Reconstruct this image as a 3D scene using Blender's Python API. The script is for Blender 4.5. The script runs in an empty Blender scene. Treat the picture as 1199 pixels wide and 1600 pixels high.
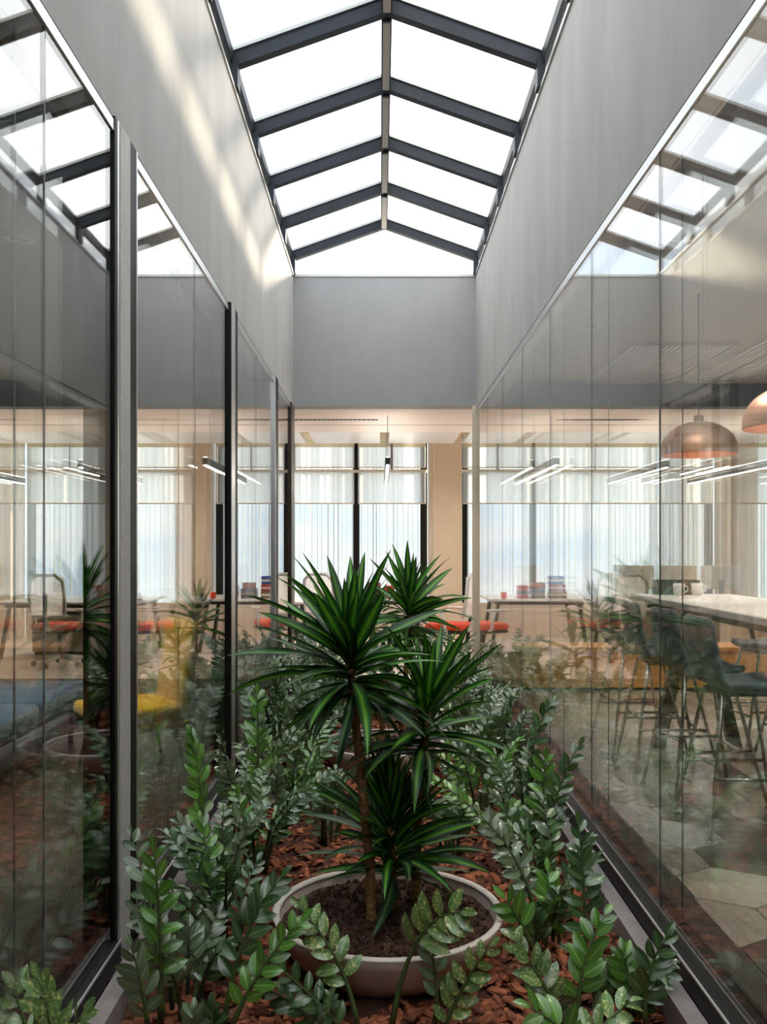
import bpy, bmesh, math, random
from mathutils import Vector, Matrix, Euler
random.seed(7)
R = math.radians
scn = bpy.context.scene
COL = scn.collection

# ------------------------------------------------------------------ camera
CAMZ = 1.45; F = 1387.0; VX, VY = 594.0, 856.0
cam = bpy.data.cameras.new('camera'); camo = bpy.data.objects.new('camera', cam)
COL.objects.link(camo); scn.camera = camo
camo.location = (0, 0, CAMZ); camo.rotation_euler = (R(90), 0, 0)
cam.sensor_fit = 'VERTICAL'; cam.sensor_height = 36; cam.sensor_width = 36
cam.lens = 36 * F / 1600
cam.shift_x = (599.5 - VX) / 1600; cam.shift_y = (VY - 800) / 1600
cam.clip_start = .05; cam.clip_end = 300
def P(x, y, d): return Vector(((x - VX) * d / F, d, CAMZ + (VY - y) * d / F))

# ------------------------------------------------------------------ render look
scn.view_settings.view_transform = 'Standard'; scn.view_settings.look = 'None'
scn.view_settings.gamma = 1; scn.view_settings.use_curve_mapping = False
scn.view_settings.exposure = 0.36
scn.cycles.transparent_max_bounces = 40
scn.cycles.max_bounces = 12; scn.cycles.diffuse_bounces = 5; scn.cycles.glossy_bounces = 6
scn.cycles.use_denoising = True
scn.cycles.caustics_reflective = False; scn.cycles.caustics_refractive = False
scn.cycles.sample_clamp_indirect = 6

# ------------------------------------------------------------------ sky and sun
SKY = 1.05                                   # horizon; an overcast sky is three times brighter overhead
w = bpy.data.worlds.new('sky'); scn.world = w; w.use_nodes = True
nt = w.node_tree; nt.nodes.clear()
wo = nt.nodes.new('ShaderNodeOutputWorld'); bg = nt.nodes.new('ShaderNodeBackground')
tc = nt.nodes.new('ShaderNodeTexCoord'); mp = nt.nodes.new('ShaderNodeMapping')
mp.inputs['Scale'].default_value = (2.2, 2.2, 9)
nz = nt.nodes.new('ShaderNodeTexNoise'); nz.inputs['Scale'].default_value = 1.6; nz.inputs['Detail'].default_value = 5
cr = nt.nodes.new('ShaderNodeValToRGB')
cr.color_ramp.elements[0].position = .42; cr.color_ramp.elements[0].color = (.72, .84, .95, 1)
cr.color_ramp.elements[1].position = .60; cr.color_ramp.elements[1].color = (1, .985, .96, 1)
nt.links.new(tc.outputs['Generated'], mp.inputs['Vector']); nt.links.new(mp.outputs[0], nz.inputs['Vector'])
nt.links.new(nz.outputs['Fac'], cr.inputs[0]); nt.links.new(cr.outputs[0], bg.inputs[0])
sz = nt.nodes.new('ShaderNodeSeparateXYZ'); nt.links.new(tc.outputs['Generated'], sz.inputs[0])
cl = nt.nodes.new('ShaderNodeMath'); cl.operation = 'MAXIMUM'; cl.inputs[1].default_value = 0; nt.links.new(sz.outputs['Z'], cl.inputs[0])
ov_ = nt.nodes.new('ShaderNodeMath'); ov_.operation = 'MULTIPLY_ADD'; ov_.inputs[1].default_value = 2 * SKY; ov_.inputs[2].default_value = SKY
nt.links.new(cl.outputs[0], ov_.inputs[0]); nt.links.new(ov_.outputs[0], bg.inputs[1])
nt.links.new(bg.outputs[0], wo.inputs[0])
sun = bpy.data.lights.new('sun', 'SUN'); suno = bpy.data.objects.new('sun', sun); COL.objects.link(suno)
sun.energy = 8.0; sun.color = (1, .86, .66); sun.angle = R(4.5)
suno.location = (6, 9, 9)
suno.rotation_euler = Vector((-1, -1.29, -.43)).to_track_quat('-Z', 'Y').to_euler()
def portal(name, loc, rot, sx, sy):
    l = bpy.data.lights.new(name, 'AREA'); l.shape = 'RECTANGLE'; l.size = sx; l.size_y = sy
    l.cycles.is_portal = True
    o = bpy.data.objects.new(name, l); COL.objects.link(o); o.location = loc; o.rotation_euler = rot
portal('skylight_portal', (.05, 1.9, 5.3), (0, 0, 0), 2.6, 16.4)
portal('window_portal', (-.2, 15.2, 1.85), (R(-90), 0, 0), 16, 3.0)

# ------------------------------------------------------------------ materials
MAT = {}
def nodes(name):
    m = bpy.data.materials.new(name); m.use_nodes = True; MAT[name] = m
    t = m.node_tree; t.nodes.clear()
    out = t.nodes.new('ShaderNodeOutputMaterial')
    return m, t, out
def N(t, kind, **kw):
    n = t.nodes.new(kind)
    for k, v in kw.items():
        if k in n.inputs: n.inputs[k].default_value = v
        else: setattr(n, k, v)
    return n
def pbr(name, col, rough=.5, metal=0, spec=.5, var=0, nscale=12, stretch=(1, 1, 1), bump=0, col2=None, coat=0, sheen=0, rnd=0):
    m, t, out = nodes(name)
    b = N(t, 'ShaderNodeBsdfPrincipled', Roughness=rough, Metallic=metal)
    b.inputs['Specular IOR Level'].default_value = spec
    b.inputs['Coat Weight'].default_value = coat; b.inputs['Sheen Weight'].default_value = sheen
    c = (*col, 1)
    b.inputs['Base Color'].default_value = c
    L = t.links
    if var or bump or col2:
        tx = N(t, 'ShaderNodeTexCoord'); mpn = N(t, 'ShaderNodeMapping'); mpn.inputs['Scale'].default_value = stretch
        n = N(t, 'ShaderNodeTexNoise', Scale=nscale, Detail=6.0, Roughness=.6)
        L.new(tx.outputs['Object'], mpn.inputs[0]); L.new(mpn.outputs[0], n.inputs['Vector'])
        c2 = (*col2, 1) if col2 else (*[max(0, x * (1 - var)) for x in col], 1)
        ramp = N(t, 'ShaderNodeValToRGB'); e = ramp.color_ramp.elements
        e[0].position = .3; e[1].position = .7
        e[0].color = c2; e[1].color = (*[min(1, x * (1 + (0 if col2 else var))) for x in col], 1)
        L.new(n.outputs['Fac'], ramp.inputs[0]); src = ramp.outputs[0]
        if rnd:
            oi = N(t, 'ShaderNodeObjectInfo'); hs = N(t, 'ShaderNodeHueSaturation')
            geo = N(t, 'ShaderNodeNewGeometry'); ad = N(t, 'ShaderNodeMath', operation='ADD'); fr = N(t, 'ShaderNodeMath', operation='FRACT')
            L.new(oi.outputs['Random'], ad.inputs[0]); L.new(geo.outputs['Random Per Island'], ad.inputs[1]); L.new(ad.outputs[0], fr.inputs[0])
            mr = N(t, 'ShaderNodeMapRange'); mr.inputs['To Min'].default_value = 1 - rnd; mr.inputs['To Max'].default_value = 1 + rnd
            L.new(fr.outputs[0], mr.inputs['Value']); L.new(mr.outputs[0], hs.inputs['Value']); L.new(src, hs.inputs['Color']); src = hs.outputs[0]
        L.new(src, b.inputs['Base Color'])
        if bump:
            bp = N(t, 'ShaderNodeBump', Strength=bump, Distance=.01); L.new(n.outputs['Fac'], bp.inputs['Height']); L.new(bp.outputs[0], b.inputs['Normal'])
    L.new(b.outputs[0], out.inputs[0])
    return m
def glass(name, tint, f0=.045, rough=0.0):
    m, t, out = nodes(name); L = t.links
    g = N(t, 'ShaderNodeNewGeometry'); dp = N(t, 'ShaderNodeVectorMath', operation='DOT_PRODUCT')
    L.new(g.outputs['Normal'], dp.inputs[0]); L.new(g.outputs['Incoming'], dp.inputs[1])
    ab = N(t, 'ShaderNodeMath', operation='ABSOLUTE'); L.new(dp.outputs['Value'], ab.inputs[0])
    su = N(t, 'ShaderNodeMath', operation='SUBTRACT', use_clamp=True); su.inputs[0].default_value = 1; L.new(ab.outputs[0], su.inputs[1])
    pw = N(t, 'ShaderNodeMath', operation='POWER'); L.new(su.outputs[0], pw.inputs[0]); pw.inputs[1].default_value = 5
    ma = N(t, 'ShaderNodeMath', operation='MULTIPLY_ADD', use_clamp=True); L.new(pw.outputs[0], ma.inputs[0]); ma.inputs[1].default_value = 1 - f0; ma.inputs[2].default_value = f0
    tr = N(t, 'ShaderNodeBsdfTransparent'); tr.inputs[0].default_value = (*tint, 1)
    gl = N(t, 'ShaderNodeBsdfGlossy', Roughness=rough); gl.inputs[0].default_value = (1, 1, 1, 1)
    mx = N(t, 'ShaderNodeMixShader'); L.new(ma.outputs[0], mx.inputs[0]); L.new(tr.outputs[0], mx.inputs[1]); L.new(gl.outputs[0], mx.inputs[2])
    L.new(mx.outputs[0], out.inputs[0]); return m
def emit(name, col, s):
    m, t, out = nodes(name); e = N(t, 'ShaderNodeEmission', Strength=s); e.inputs[0].default_value = (*col, 1)
    t.links.new(e.outputs[0], out.inputs[0]); return m
def sheer(name, col, trans, lucent, tcol=(1, 1, 1), noise=0):
    """cloth or fritted glass: part see-through, part translucent, the rest diffuse"""
    m, t, out = nodes(name); L = t.links
    a = N(t, 'ShaderNodeBsdfTransparent'); a.inputs[0].default_value = (*tcol, 1)
    b = N(t, 'ShaderNodeBsdfTranslucent'); b.inputs[0].default_value = (*col, 1)
    d = N(t, 'ShaderNodeBsdfDiffuse'); d.inputs[0].default_value = (*col, 1)
    m1 = N(t, 'ShaderNodeMixShader'); m1.inputs[0].default_value = lucent; L.new(d.outputs[0], m1.inputs[1]); L.new(b.outputs[0], m1.inputs[2])
    m2 = N(t, 'ShaderNodeMixShader'); m2.inputs[0].default_value = trans; L.new(m1.outputs[0], m2.inputs[1]); L.new(a.outputs[0], m2.inputs[2])
    if noise:
        tx = N(t, 'ShaderNodeTexCoord'); n = N(t, 'ShaderNodeTexNoise', Scale=170.0, Detail=3.0)
        n2 = N(t, 'ShaderNodeTexNoise', Scale=3.0, Detail=4.0); L.new(tx.outputs['Object'], n2.inputs['Vector'])
        L.new(tx.outputs['Object'], n.inputs['Vector'])
        mr = N(t, 'ShaderNodeMapRange'); mr.inputs['From Min'].default_value = .3; mr.inputs['From Max'].default_value = .7
        mr.inputs['To Min'].default_value = trans - noise; mr.inputs['To Max'].default_value = trans + noise
        av = N(t, 'ShaderNodeMath', operation='MULTIPLY_ADD'); L.new(n2.outputs['Fac'], av.inputs[0]); av.inputs[1].default_value = .35
        sc_ = N(t, 'ShaderNodeMath', operation='MULTIPLY'); L.new(n.outputs['Fac'], sc_.inputs[0]); sc_.inputs[1].default_value = .65
        L.new(sc_.outputs[0], av.inputs[2]); L.new(av.outputs[0], mr.inputs['Value']); L.new(mr.outputs[0], m2.inputs[0])
    L.new(m2.outputs[0], out.inputs[0]); return m
def leafmat(name, dark, lite, stripe, rough=.3, width=.2, spots=None, rnd=.35, spec=1.0):
    """leaf: midrib/stripe along local Y, dark margins, random value per leaf"""
    m, t, out = nodes(name); L = t.links
    b = N(t, 'ShaderNodeBsdfPrincipled', Roughness=rough); b.inputs['Specular IOR Level'].default_value = spec
    uv = N(t, 'ShaderNodeUVMap'); sp = N(t, 'ShaderNodeSeparateXYZ'); L.new(uv.outputs[0], sp.inputs[0])
    su = N(t, 'ShaderNodeMath', operation='SUBTRACT'); L.new(sp.outputs['X'], su.inputs[0]); su.inputs[1].default_value = .5
    ab = N(t, 'ShaderNodeMath', operation='ABSOLUTE'); L.new(su.outputs[0], ab.inputs[0])
    rp = N(t, 'ShaderNodeValToRGB'); e = rp.color_ramp.elements
    e[0].position = 0; e[0].color = (*stripe, 1); e[1].position = width; e[1].color = (*lite, 1)
    e2 = rp.color_ramp.elements.new(min(.48, width * 1.9)); e2.color = (*dark, 1)
    L.new(ab.outputs[0], rp.inputs[0]); src = rp.outputs[0]
    oi = N(t, 'ShaderNodeObjectInfo'); geo = N(t, 'ShaderNodeNewGeometry')
    ad = N(t, 'ShaderNodeMath', operation='ADD'); fr = N(t, 'ShaderNodeMath', operation='FRACT')
    L.new(oi.outputs['Random'], ad.inputs[0]); L.new(geo.outputs['Random Per Island'], ad.inputs[1]); L.new(ad.outputs[0], fr.inputs[0])
    if spots:
        tx = N(t, 'ShaderNodeTexCoord'); n = N(t, 'ShaderNodeTexNoise', Scale=9.0, Detail=5.0, noise_dimensions='4D')
        L.new(tx.outputs['Object'], n.inputs['Vector'])
        k = N(t, 'ShaderNodeMath', operation='MULTIPLY'); k.inputs[1].default_value = 40; L.new(oi.outputs['Random'], k.inputs[0]); L.new(k.outputs[0], n.inputs['W'])
        mr = N(t, 'ShaderNodeMapRange'); mr.inputs['From Min'].default_value = .52; mr.inputs['From Max'].default_value = .66; L.new(n.outputs['Fac'], mr.inputs['Value'])
        mx = N(t, 'ShaderNodeMix', data_type='RGBA'); L.new(mr.outputs[0], mx.inputs[0]); L.new(src, mx.inputs[6]); mx.inputs[7].default_value = (*spots, 1); src = mx.outputs[2]
    hs = N(t, 'ShaderNodeHueSaturation'); mr2 = N(t, 'ShaderNodeMapRange'); mr2.inputs['To Min'].default_value = 1 - rnd; mr2.inputs['To Max'].default_value = 1 + rnd
    L.new(fr.outputs[0], mr2.inputs['Value']); L.new(mr2.outputs[0], hs.inputs['Value']); L.new(src, hs.inputs['Color'])
    L.new(hs.outputs[0], b.inputs['Base Color'])
    tl = N(t, 'ShaderNodeBsdfTranslucent'); L.new(hs.outputs[0], tl.inputs[0])
    ms = N(t, 'ShaderNodeMixShader'); ms.inputs[0].default_value = .18; L.new(b.outputs[0], ms.inputs[1]); L.new(tl.outputs[0], ms.inputs[2])
    L.new(ms.outputs[0], out.inputs[0]); return m

pbr('plaster', (.46, .448, .428), .85, var=.10, nscale=3.2, stretch=(1, 1, .28), bump=.12)
pbr('plaster_grey', (.42, .415, .415), .9, var=.05, nscale=5, stretch=(1, 1, .5), bump=.06)
pbr('post_stone', (.66, .63, .60), .85, var=.08, nscale=30, bump=.1)
pbr('navy', (.035, .045, .065), .7)
pbr('dark_wall', (.05, .05, .05), .8)
pbr('grey_ceiling', (.60, .595, .585), .85, var=.04)
pbr('office_ceiling', (.90, .80, .73), .8)
pbr('office_floor', (.78, .66, .56), .45, var=.05, nscale=2)
pbr('beige', (.84, .69, .52), .8, var=.04, nscale=4)
pbr('cream', (.88, .82, .72), .7)
pbr('end_post_cream', (.88, .76, .60), .7)
pbr('black_frame', (.008, .007, .007), .5, spec=.25)
pbr('brown_frame', (.05, .03, .022), .4)
pbr('aluminium', (.72, .72, .72), .32, metal=.85)
pbr('steel_blue', (.018, .023, .031), .5, spec=.3, var=.15, nscale=6)
pbr('trim_metal', (.42, .42, .40), .45, metal=.6)
pbr('concrete', (.33, .29, .28), .9, var=.18, nscale=16, bump=.3)
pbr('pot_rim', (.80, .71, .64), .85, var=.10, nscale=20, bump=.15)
pbr('pot_concrete', (.56, .43, .37), .85, var=.28, nscale=7, bump=.15)
pbr('soil', (.075, .033, .018), .95, var=.7, nscale=45, bump=1)
pbr('perlite', (.42, .38, .33), .9)
pbr('bark', (.47, .15, .062), .8, var=.5, nscale=22, bump=.8, col2=(.15, .042, .02), rnd=.65)
pbr('bark_bed', (.08, .029, .016), .95, var=.5, nscale=40, bump=.8)
pbr('cane', (.50, .26, .10), .85, col2=(.11, .048, .021), nscale=26, stretch=(1, 1, 2.2), bump=.8)
pbr('zz_stem', (.075, .12, .035), .5, var=.4, nscale=30)
pbr('zz_stem_dark', (.022, .03, .014), .5, var=.4, nscale=30)
leafmat('zz_leaf', (0.078, 0.163, 0.055), (0.104, 0.209, 0.071), (0.205, 0.335, 0.131), .25, .07)
leafmat('zz_leaf_grey', (0.152, 0.223, 0.119), (0.196, 0.275, 0.145), (0.317, 0.409, 0.223), .23, .07)
leafmat('zz_leaf_bright', (0.112, 0.278, 0.041), (0.149, 0.362, 0.055), (0.298, 0.558, 0.131), .28, .07)
leafmat('zz_leaf_spotted', (0.158, 0.298, 0.089), (0.205, 0.372, 0.112), (0.335, 0.484, 0.167), .28, .07, spots=(0.800, 0.800, 0.317))
leafmat('dracaena_leaf', (0.012, 0.056, 0.014), (0.046, 0.178, 0.022), (0.186, 0.496, 0.039), .38, .19, rnd=.4, spec=.4)
leafmat('dracaena_leaf_old', (0.022, 0.065, 0.025), (0.053, 0.139, 0.040), (0.202, 0.357, 0.109), .38, .14, rnd=.4, spec=.4)
GL = glass('partition_glass', (.984, .988, .978), .05)
glass('window_glass', (.92, .94, .95), .03)
sheer('frit_glass', (.95, .96, .97), .52, .95, (.97, .985, 1), .10)
glass('clear_glass', (.98, .99, .99), .03)
sheer('blind_cloth', (.95, .95, .93), .45, .85)
sheer('blind_cloth_warm', (.86, .80, .66), .06, .5)
sheer('fin_cloth', (.70, .74, .76), .14, .6)
pbr('white_paint', (.80, .80, .79), .4)
pbr('white_top', (.82, .81, .79), .3)
pbr('copper', (.72, .42, .32), .5, metal=.75)
pbr('copper_inside', (.55, .20, .10), .5, metal=.3)
pbr('velvet_blue', (.020, .052, .085), .75, sheen=.5, var=.35, nscale=9)
pbr('sofa_blue', (.02, .07, .16), .8, sheen=.4, var=.2)
pbr('chrome', (.62, .62, .60), .16, metal=1)
pbr('dark_wood', (.035, .028, .022), .5, var=.4, nscale=8, stretch=(6, 6, 1))
pbr('orange_wood', (.80, .36, .10), .5, var=.25, nscale=4, stretch=(1, 8, 8))
pbr('yellow_cloth', (.90, .52, .012), .8, sheen=.3, var=.12, nscale=20)
pbr('yellow_shell', (.50, .22, .02), .6)
pbr('red_cloth', (.72, .06, .012), .7)
pbr('grey_plastic', (.30, .30, .31), .5)
pbr('black_plastic', (.018, .018, .02), .4)
pbr('beige_panel', (.86, .75, .65), .6)
pbr('monitor_back', (.88, .86, .80), .5)
pbr('blue_print', (.05, .12, .45), .5)
pbr('red_print', (.45, .03, .03), .5)
pbr('teal_print', (.03, .35, .30), .5)
pbr('brown_print', (.20, .11, .06), .6)
pbr('floor_strip', (.040, .032, .028), .4, var=.4, nscale=6, stretch=(8, 1, 1))
for i, c in enumerate([(.34, .32, .28), (.44, .41, .35), (.26, .24, .21), (.75, .67, .53), (.38, .31, .25), (.09, .075, .065), (.54, .46, .36)]):
    pbr('tile_%d' % i, [min(.5, q * 1.15) for q in c], .24, var=.22, nscale=5, stretch=(14, 1.2, 1))
pbr('wood_floor', (.045, .028, .018), .45, var=.4, nscale=3, stretch=(10, 1, 1))
emit('lamp_glow', (1, .90, .78), 48)
emit('bulb_glow', (1, .85, .68), 22)
emit('added_uplight_glow', (1, .92, .82), 18)

# ------------------------------------------------------------------ mesh helpers
class MB:
    def __init__(s): s.v = []; s.f = []; s.uv = None
    def add(s, vs, fs):
        b = len(s.v); s.v += [tuple(v) for v in vs]; s.f += [tuple(b + i for i in f) for f in fs]; return s
    def box(s, x0, y0, z0, x1, y1, z1, M=None):
        vs = [Vector((x, y, z)) for z in (z0, z1) for y in (y0, y1) for x in (x0, x1)]
        if M: vs = [M @ v for v in vs]
        return s.add(vs, [(0, 2, 3, 1), (4, 5, 7, 6), (0, 1, 5, 4), (2, 6, 7, 3), (0, 4, 6, 2), (1, 3, 7, 5)])
    def rbox(s, x0, y0, z0, x1, y1, z1, r=.02, seg=2, M=None):
        bm = bmesh.new(); bmesh.ops.create_cube(bm, size=1)
        for v in bm.verts: v.co = Vector(((x0 + x1) / 2 + v.co.x * (x1 - x0), (y0 + y1) / 2 + v.co.y * (y1 - y0), (z0 + z1) / 2 + v.co.z * (z1 - z0)))
        bmesh.ops.bevel(bm, geom=bm.edges[:], offset=r, segments=seg, affect='EDGES', profile=.5)
        bm.verts.index_update(); vs = [(M @ v.co if M else v.co.copy()) for v in bm.verts]
        s.add(vs, [[v.index for v in f.verts] for f in bm.faces]); bm.free(); return s
    def tube(s, pts, rad, n=8, cap=True):
        pts = [Vector(p) for p in pts]; k = len(pts)
        rr = rad if isinstance(rad, (list, tuple)) else [rad] * k
        vs = []; fs = []; up = None
        for i, p in enumerate(pts):
            t = (pts[min(i + 1, k - 1)] - pts[max(i - 1, 0)]).normalized()
            if up is None: up = Vector((0, 0, 1)) if abs(t.z) < .9 else Vector((0, 1, 0))
            a = t.cross(up).normalized(); b = a.cross(t).normalized(); up = b
            for j in range(n):
                q = 2 * math.pi * j / n; vs.append(p + a * math.cos(q) * rr[i] + b * math.sin(q) * rr[i])
        for i in range(k - 1):
            for j in range(n): fs.append((i * n + j, i * n + (j + 1) % n, (i + 1) * n + (j + 1) % n, (i + 1) * n + j))
        if cap: fs.append(tuple(range(n - 1, -1, -1))); fs.append(tuple((k - 1) * n + j for j in range(n)))
        return s.add(vs, fs)
    def lathe(s, prof, n=32, c=(0, 0, 0)):
        vs = []; fs = []; k = len(prof)
        for r, z in prof:
            for j in range(n):
                q = 2 * math.pi * j / n; vs.append((c[0] + r * math.cos(q), c[1] + r * math.sin(q), c[2] + z))
        for i in range(k - 1):
            for j in range(n): fs.append((i * n + j, i * n + (j + 1) % n, (i + 1) * n + (j + 1) % n, (i + 1) * n + j))
        return s.add(vs, fs)
    def prism(s, poly, z0, z1):
        n = len(poly); vs = [(x, y, z0) for x, y in poly] + [(x, y, z1) for x, y in poly]
        return s.add(vs, [tuple(range(n - 1, -1, -1)), tuple(range(n, 2 * n))] + [(i, (i + 1) % n, n + (i + 1) % n, n + i) for i in range(n)])
    def mesh(s, name, smooth=False):
        me = bpy.data.meshes.new(name); me.from_pydata(s.v, [], s.f); me.update()
        if s.uv:
            l = me.uv_layers.new(name='UVMap')
            for i, lp in enumerate(me.loops): l.data[i].uv = s.uv[lp.vertex_index]
        if smooth: me.shade_smooth()
        return me
def link(name, data, mat, parent=None, loc=None):
    o = bpy.data.objects.new(name, data); COL.objects.link(o)
    if mat and data and not data.materials: data.materials.append(MAT[mat])
    if parent: o.parent = parent
    if loc is not None: o.location = loc
    return o
def tag(o, label=None, cat=None, group=None, kind=None):
    if label: o['label'] = label
    if cat: o['category'] = cat
    if group: o['group'] = group
    if kind: o['kind'] = kind
    return o
def thing(name, loc, label, cat, rz=0, group=None, kind=None):
    o = bpy.data.objects.new(name, None); COL.objects.link(o); o.empty_display_size = .1
    o.location = loc; o.rotation_euler = (0, 0, rz); return tag(o, label, cat, group, kind)
def part(name, mb, mat, parent, smooth=False, world=False):
    if world:
        l = Vector((0, 0, 0)); p = parent
        while p: l += p.location; p = p.parent
        mb.v = [(x - l.x, y - l.y, z - l.z) for x, y, z in mb.v]
    return link(name, mb.mesh(name, smooth), mat, parent)
def single(name, mb, mat, loc, label, cat, group=None, kind=None, smooth=False, world=False, rz=0):
    if world: mb.v = [(x - loc[0], y - loc[1], z - loc[2]) for x, y, z in mb.v]
    o = link(name, mb.mesh(name, smooth), mat, None, loc); o.rotation_euler.z = rz
    return tag(o, label, cat, group, kind)
def copy_tree(o, parent=None):
    c = o.copy(); COL.objects.link(c); c.parent = parent
    for ch in o.children: copy_tree(ch, c)
    return c
BX = lambda *a: MB().box(*a)
def struct(name, mb, mat, loc, label, cat, smooth=False): return single(name, mb, mat, loc, label, cat, kind='structure', world=True, smooth=smooth)
ORD = ['first', 'second', 'third', 'fourth', 'fifth', 'sixth', 'seventh', 'eighth', 'ninth', 'tenth', 'eleventh', 'twelfth', 'thirteenth', 'fourteenth', 'fifteenth', 'sixteenth', 'seventeenth', 'eighteenth', 'nineteenth', 'twentieth', 'twenty-first', 'twenty-second', 'twenty-third', 'twenty-fourth', 'twenty-fifth']

# ------------------------------------------------------------------ the shell
XL, XR = -.96, 1.06; YE = 9.83; ZG = 2.98; ZT = 4.45; YB = -6.0; ZB = -.13
GAP = .085
WY = 14.6                                     # window plane of the open office
struct('wall_left', BX(XL - .2, YB, 3.0, XL, YE, ZT), 'plaster', (XL, 3.6, 3.0), 'pale plaster wall of the skylight shaft with sun patches, above left glass', 'wall')
struct('wall_right', BX(XR, YB, 3.0, XR + .2, YE, ZT), 'plaster', (XR, 3.6, 3.0), 'grey plaster wall of the skylight shaft above the right glass', 'wall')
struct('wall_end', BX(XL - .2, YE, 3.016, XR + .2, YE + .2, ZT), 'plaster_grey', (.05, YE, 3.016), 'plain grey wall closing the far end of the skylight shaft', 'wall')
struct('wall_back', BX(-8, YB - .2, -.3, 8, YB, 5.2), 'plaster_grey', (0, YB, 0), 'grey wall behind the viewpoint', 'wall')
struct('ceiling_left', BX(-8, YB, 3.3, XL - .2, YE, 3.45), 'dark_wall', (-4, 3, 3.3), 'dark ceiling of the room behind the left glass', 'ceiling')
cr_ = struct('ceiling_right', BX(XR + .2, YB, 3.3, 8, YE, 3.45), 'grey_ceiling', (4, 3, 3.3), 'grey ceiling of the bar table room behind the right glass', 'ceiling')
struct('trim_1', BX(XR + .2, YE, 3.016, 8, YE + .2, 3.6), 'navy', (4, YE, 3.0), 'dark navy header above the opening at the end of right room', 'header')
struct('trim_2', BX(-8, YE, 3.016, XL - .2, YE + .2, 3.6), 'navy', (-4, YE, 3.0), 'dark navy header above the opening at the end of left room', 'header')
struct('wall_side_left', BX(-8.2, YB, 0, -8, WY + .3, 3.9), 'dark_wall', (-8, 6, 0), 'dark wall at the far left of the rooms', 'wall')
struct('wall_side_right', BX(8, YB, 0, 8.2, WY + .3, 3.9), 'plaster', (8, 6, 0), 'pale wall at the far right of the rooms', 'wall')
struct('wall_left_room', BX(-5.1, YB, 0, -5, YE, 3.3), 'dark_wall', (-5, 3, 0), 'dark wall at the back of the left room', 'wall')
struct('wall_right_room', BX(5.6, YB, 0, 5.7, 8.2, 3.3), 'cream', (5.6, 3, 0), 'pale wall at the back of the bar table room', 'wall')
# floors
fr = struct('floor_right', BX(XR + .12, YB, -.06, 8, YE, -.004), 'floor_strip', (3, 3, 0), 'hexagon tiled floor of the bar table room', 'floor')
struct('floor_left', BX(-8, YB, -.06, XL - .12, YE, 0), 'wood_floor', (-3, 3, 0), 'dark wooden floor of the left room', 'floor')
struct('floor_office', BX(-8, YE, -.2, 8, WY + .3, 0), 'office_floor', (0, 12, 0), 'pale beige floor of the open office at the far end', 'floor')
struct('floor_bed', BX(XL - .12, YB, -.3, XR + .12, YE, ZB), 'bark_bed', (0, 3, ZB), 'brown planting bed between the glass partitions', 'planting bed')
# hexagonal floor tiles
s_ = .233; wx = s_ * math.sqrt(3)
hexp = [(s_ * .985 * math.sin(k * math.pi / 3), s_ * .985 * math.cos(k * math.pi / 3)) for k in range(6)]
hexm = []
for k in range(7):
    m = MB().prism(hexp, -.004, .004).mesh('tile'); m.materials.append(MAT['tile_%d' % k]); hexm.append(m)
rt = random.Random(3); ntile = 0
for j in range(0, 26):
    for i in range(-1, 14):
        x = 1.505 + wx * (i + (.5 if j % 2 else 0)); y = 4.49 + (j - 12) * s_ * 1.5
        if x + wx / 2 < 1.36 or y < 2.2 or y > 9.6 or x > 1.2 + y * .46 + .5: continue
        k = rt.choices(range(7), [5, 3, 4, 1.2, 3, 1.3, 2])[0]
        if (i, j) == (0, 12): k = 3
        me = hexm[k]; rot = rt.randrange(6) * math.pi / 3
        if x - wx / 2 < 1.298:                                   # tile cut along the border strip
            poly = []; lim = 1.298 - x
            for a in range(6):
                (px, py), (qx, qy) = hexp[a], hexp[(a + 1) % 6]
                if px >= lim: poly.append((px, py))
                if (px >= lim) != (qx >= lim):
                    u = (lim - px) / (qx - px); poly.append((lim, py + (qy - py) * u))
            me = MB().prism(poly[::-1], -.004, .004).mesh('tile'); me.materials.append(MAT['tile_%d' % k]); rot = 0
        o = bpy.data.objects.new('tile', me); COL.objects.link(o); o.parent = fr
        o.location = (x - 3, y - 3, .0); o.rotation_euler.z = rot; ntile += 1
part('border_strip', BX(XR + .125, YB, -.004, XR + .236, YE, .006), 'floor_strip', fr, world=True)
# curbs along the bed
struct('trim_3', BX(XR - .10, YB, -.2, XR - .035, YE, -.035), 'concrete', (XR - .07, 3, ZB), 'rough concrete curb along the foot of the right glass', 'curb')
struct('trim_4', BX(XL + .035, YB, -.2, XL + .10, YE, -.035), 'concrete', (XL + .07, 3, ZB), 'rough concrete curb along the foot of the left glass', 'curb')
struct('trim_5', BX(XL + .1, YE - .06, -.2, XR - .1, YE, -.035), 'concrete', (0, YE - .03, ZB), 'concrete curb across the far end of the planting bed', 'curb')

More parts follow.
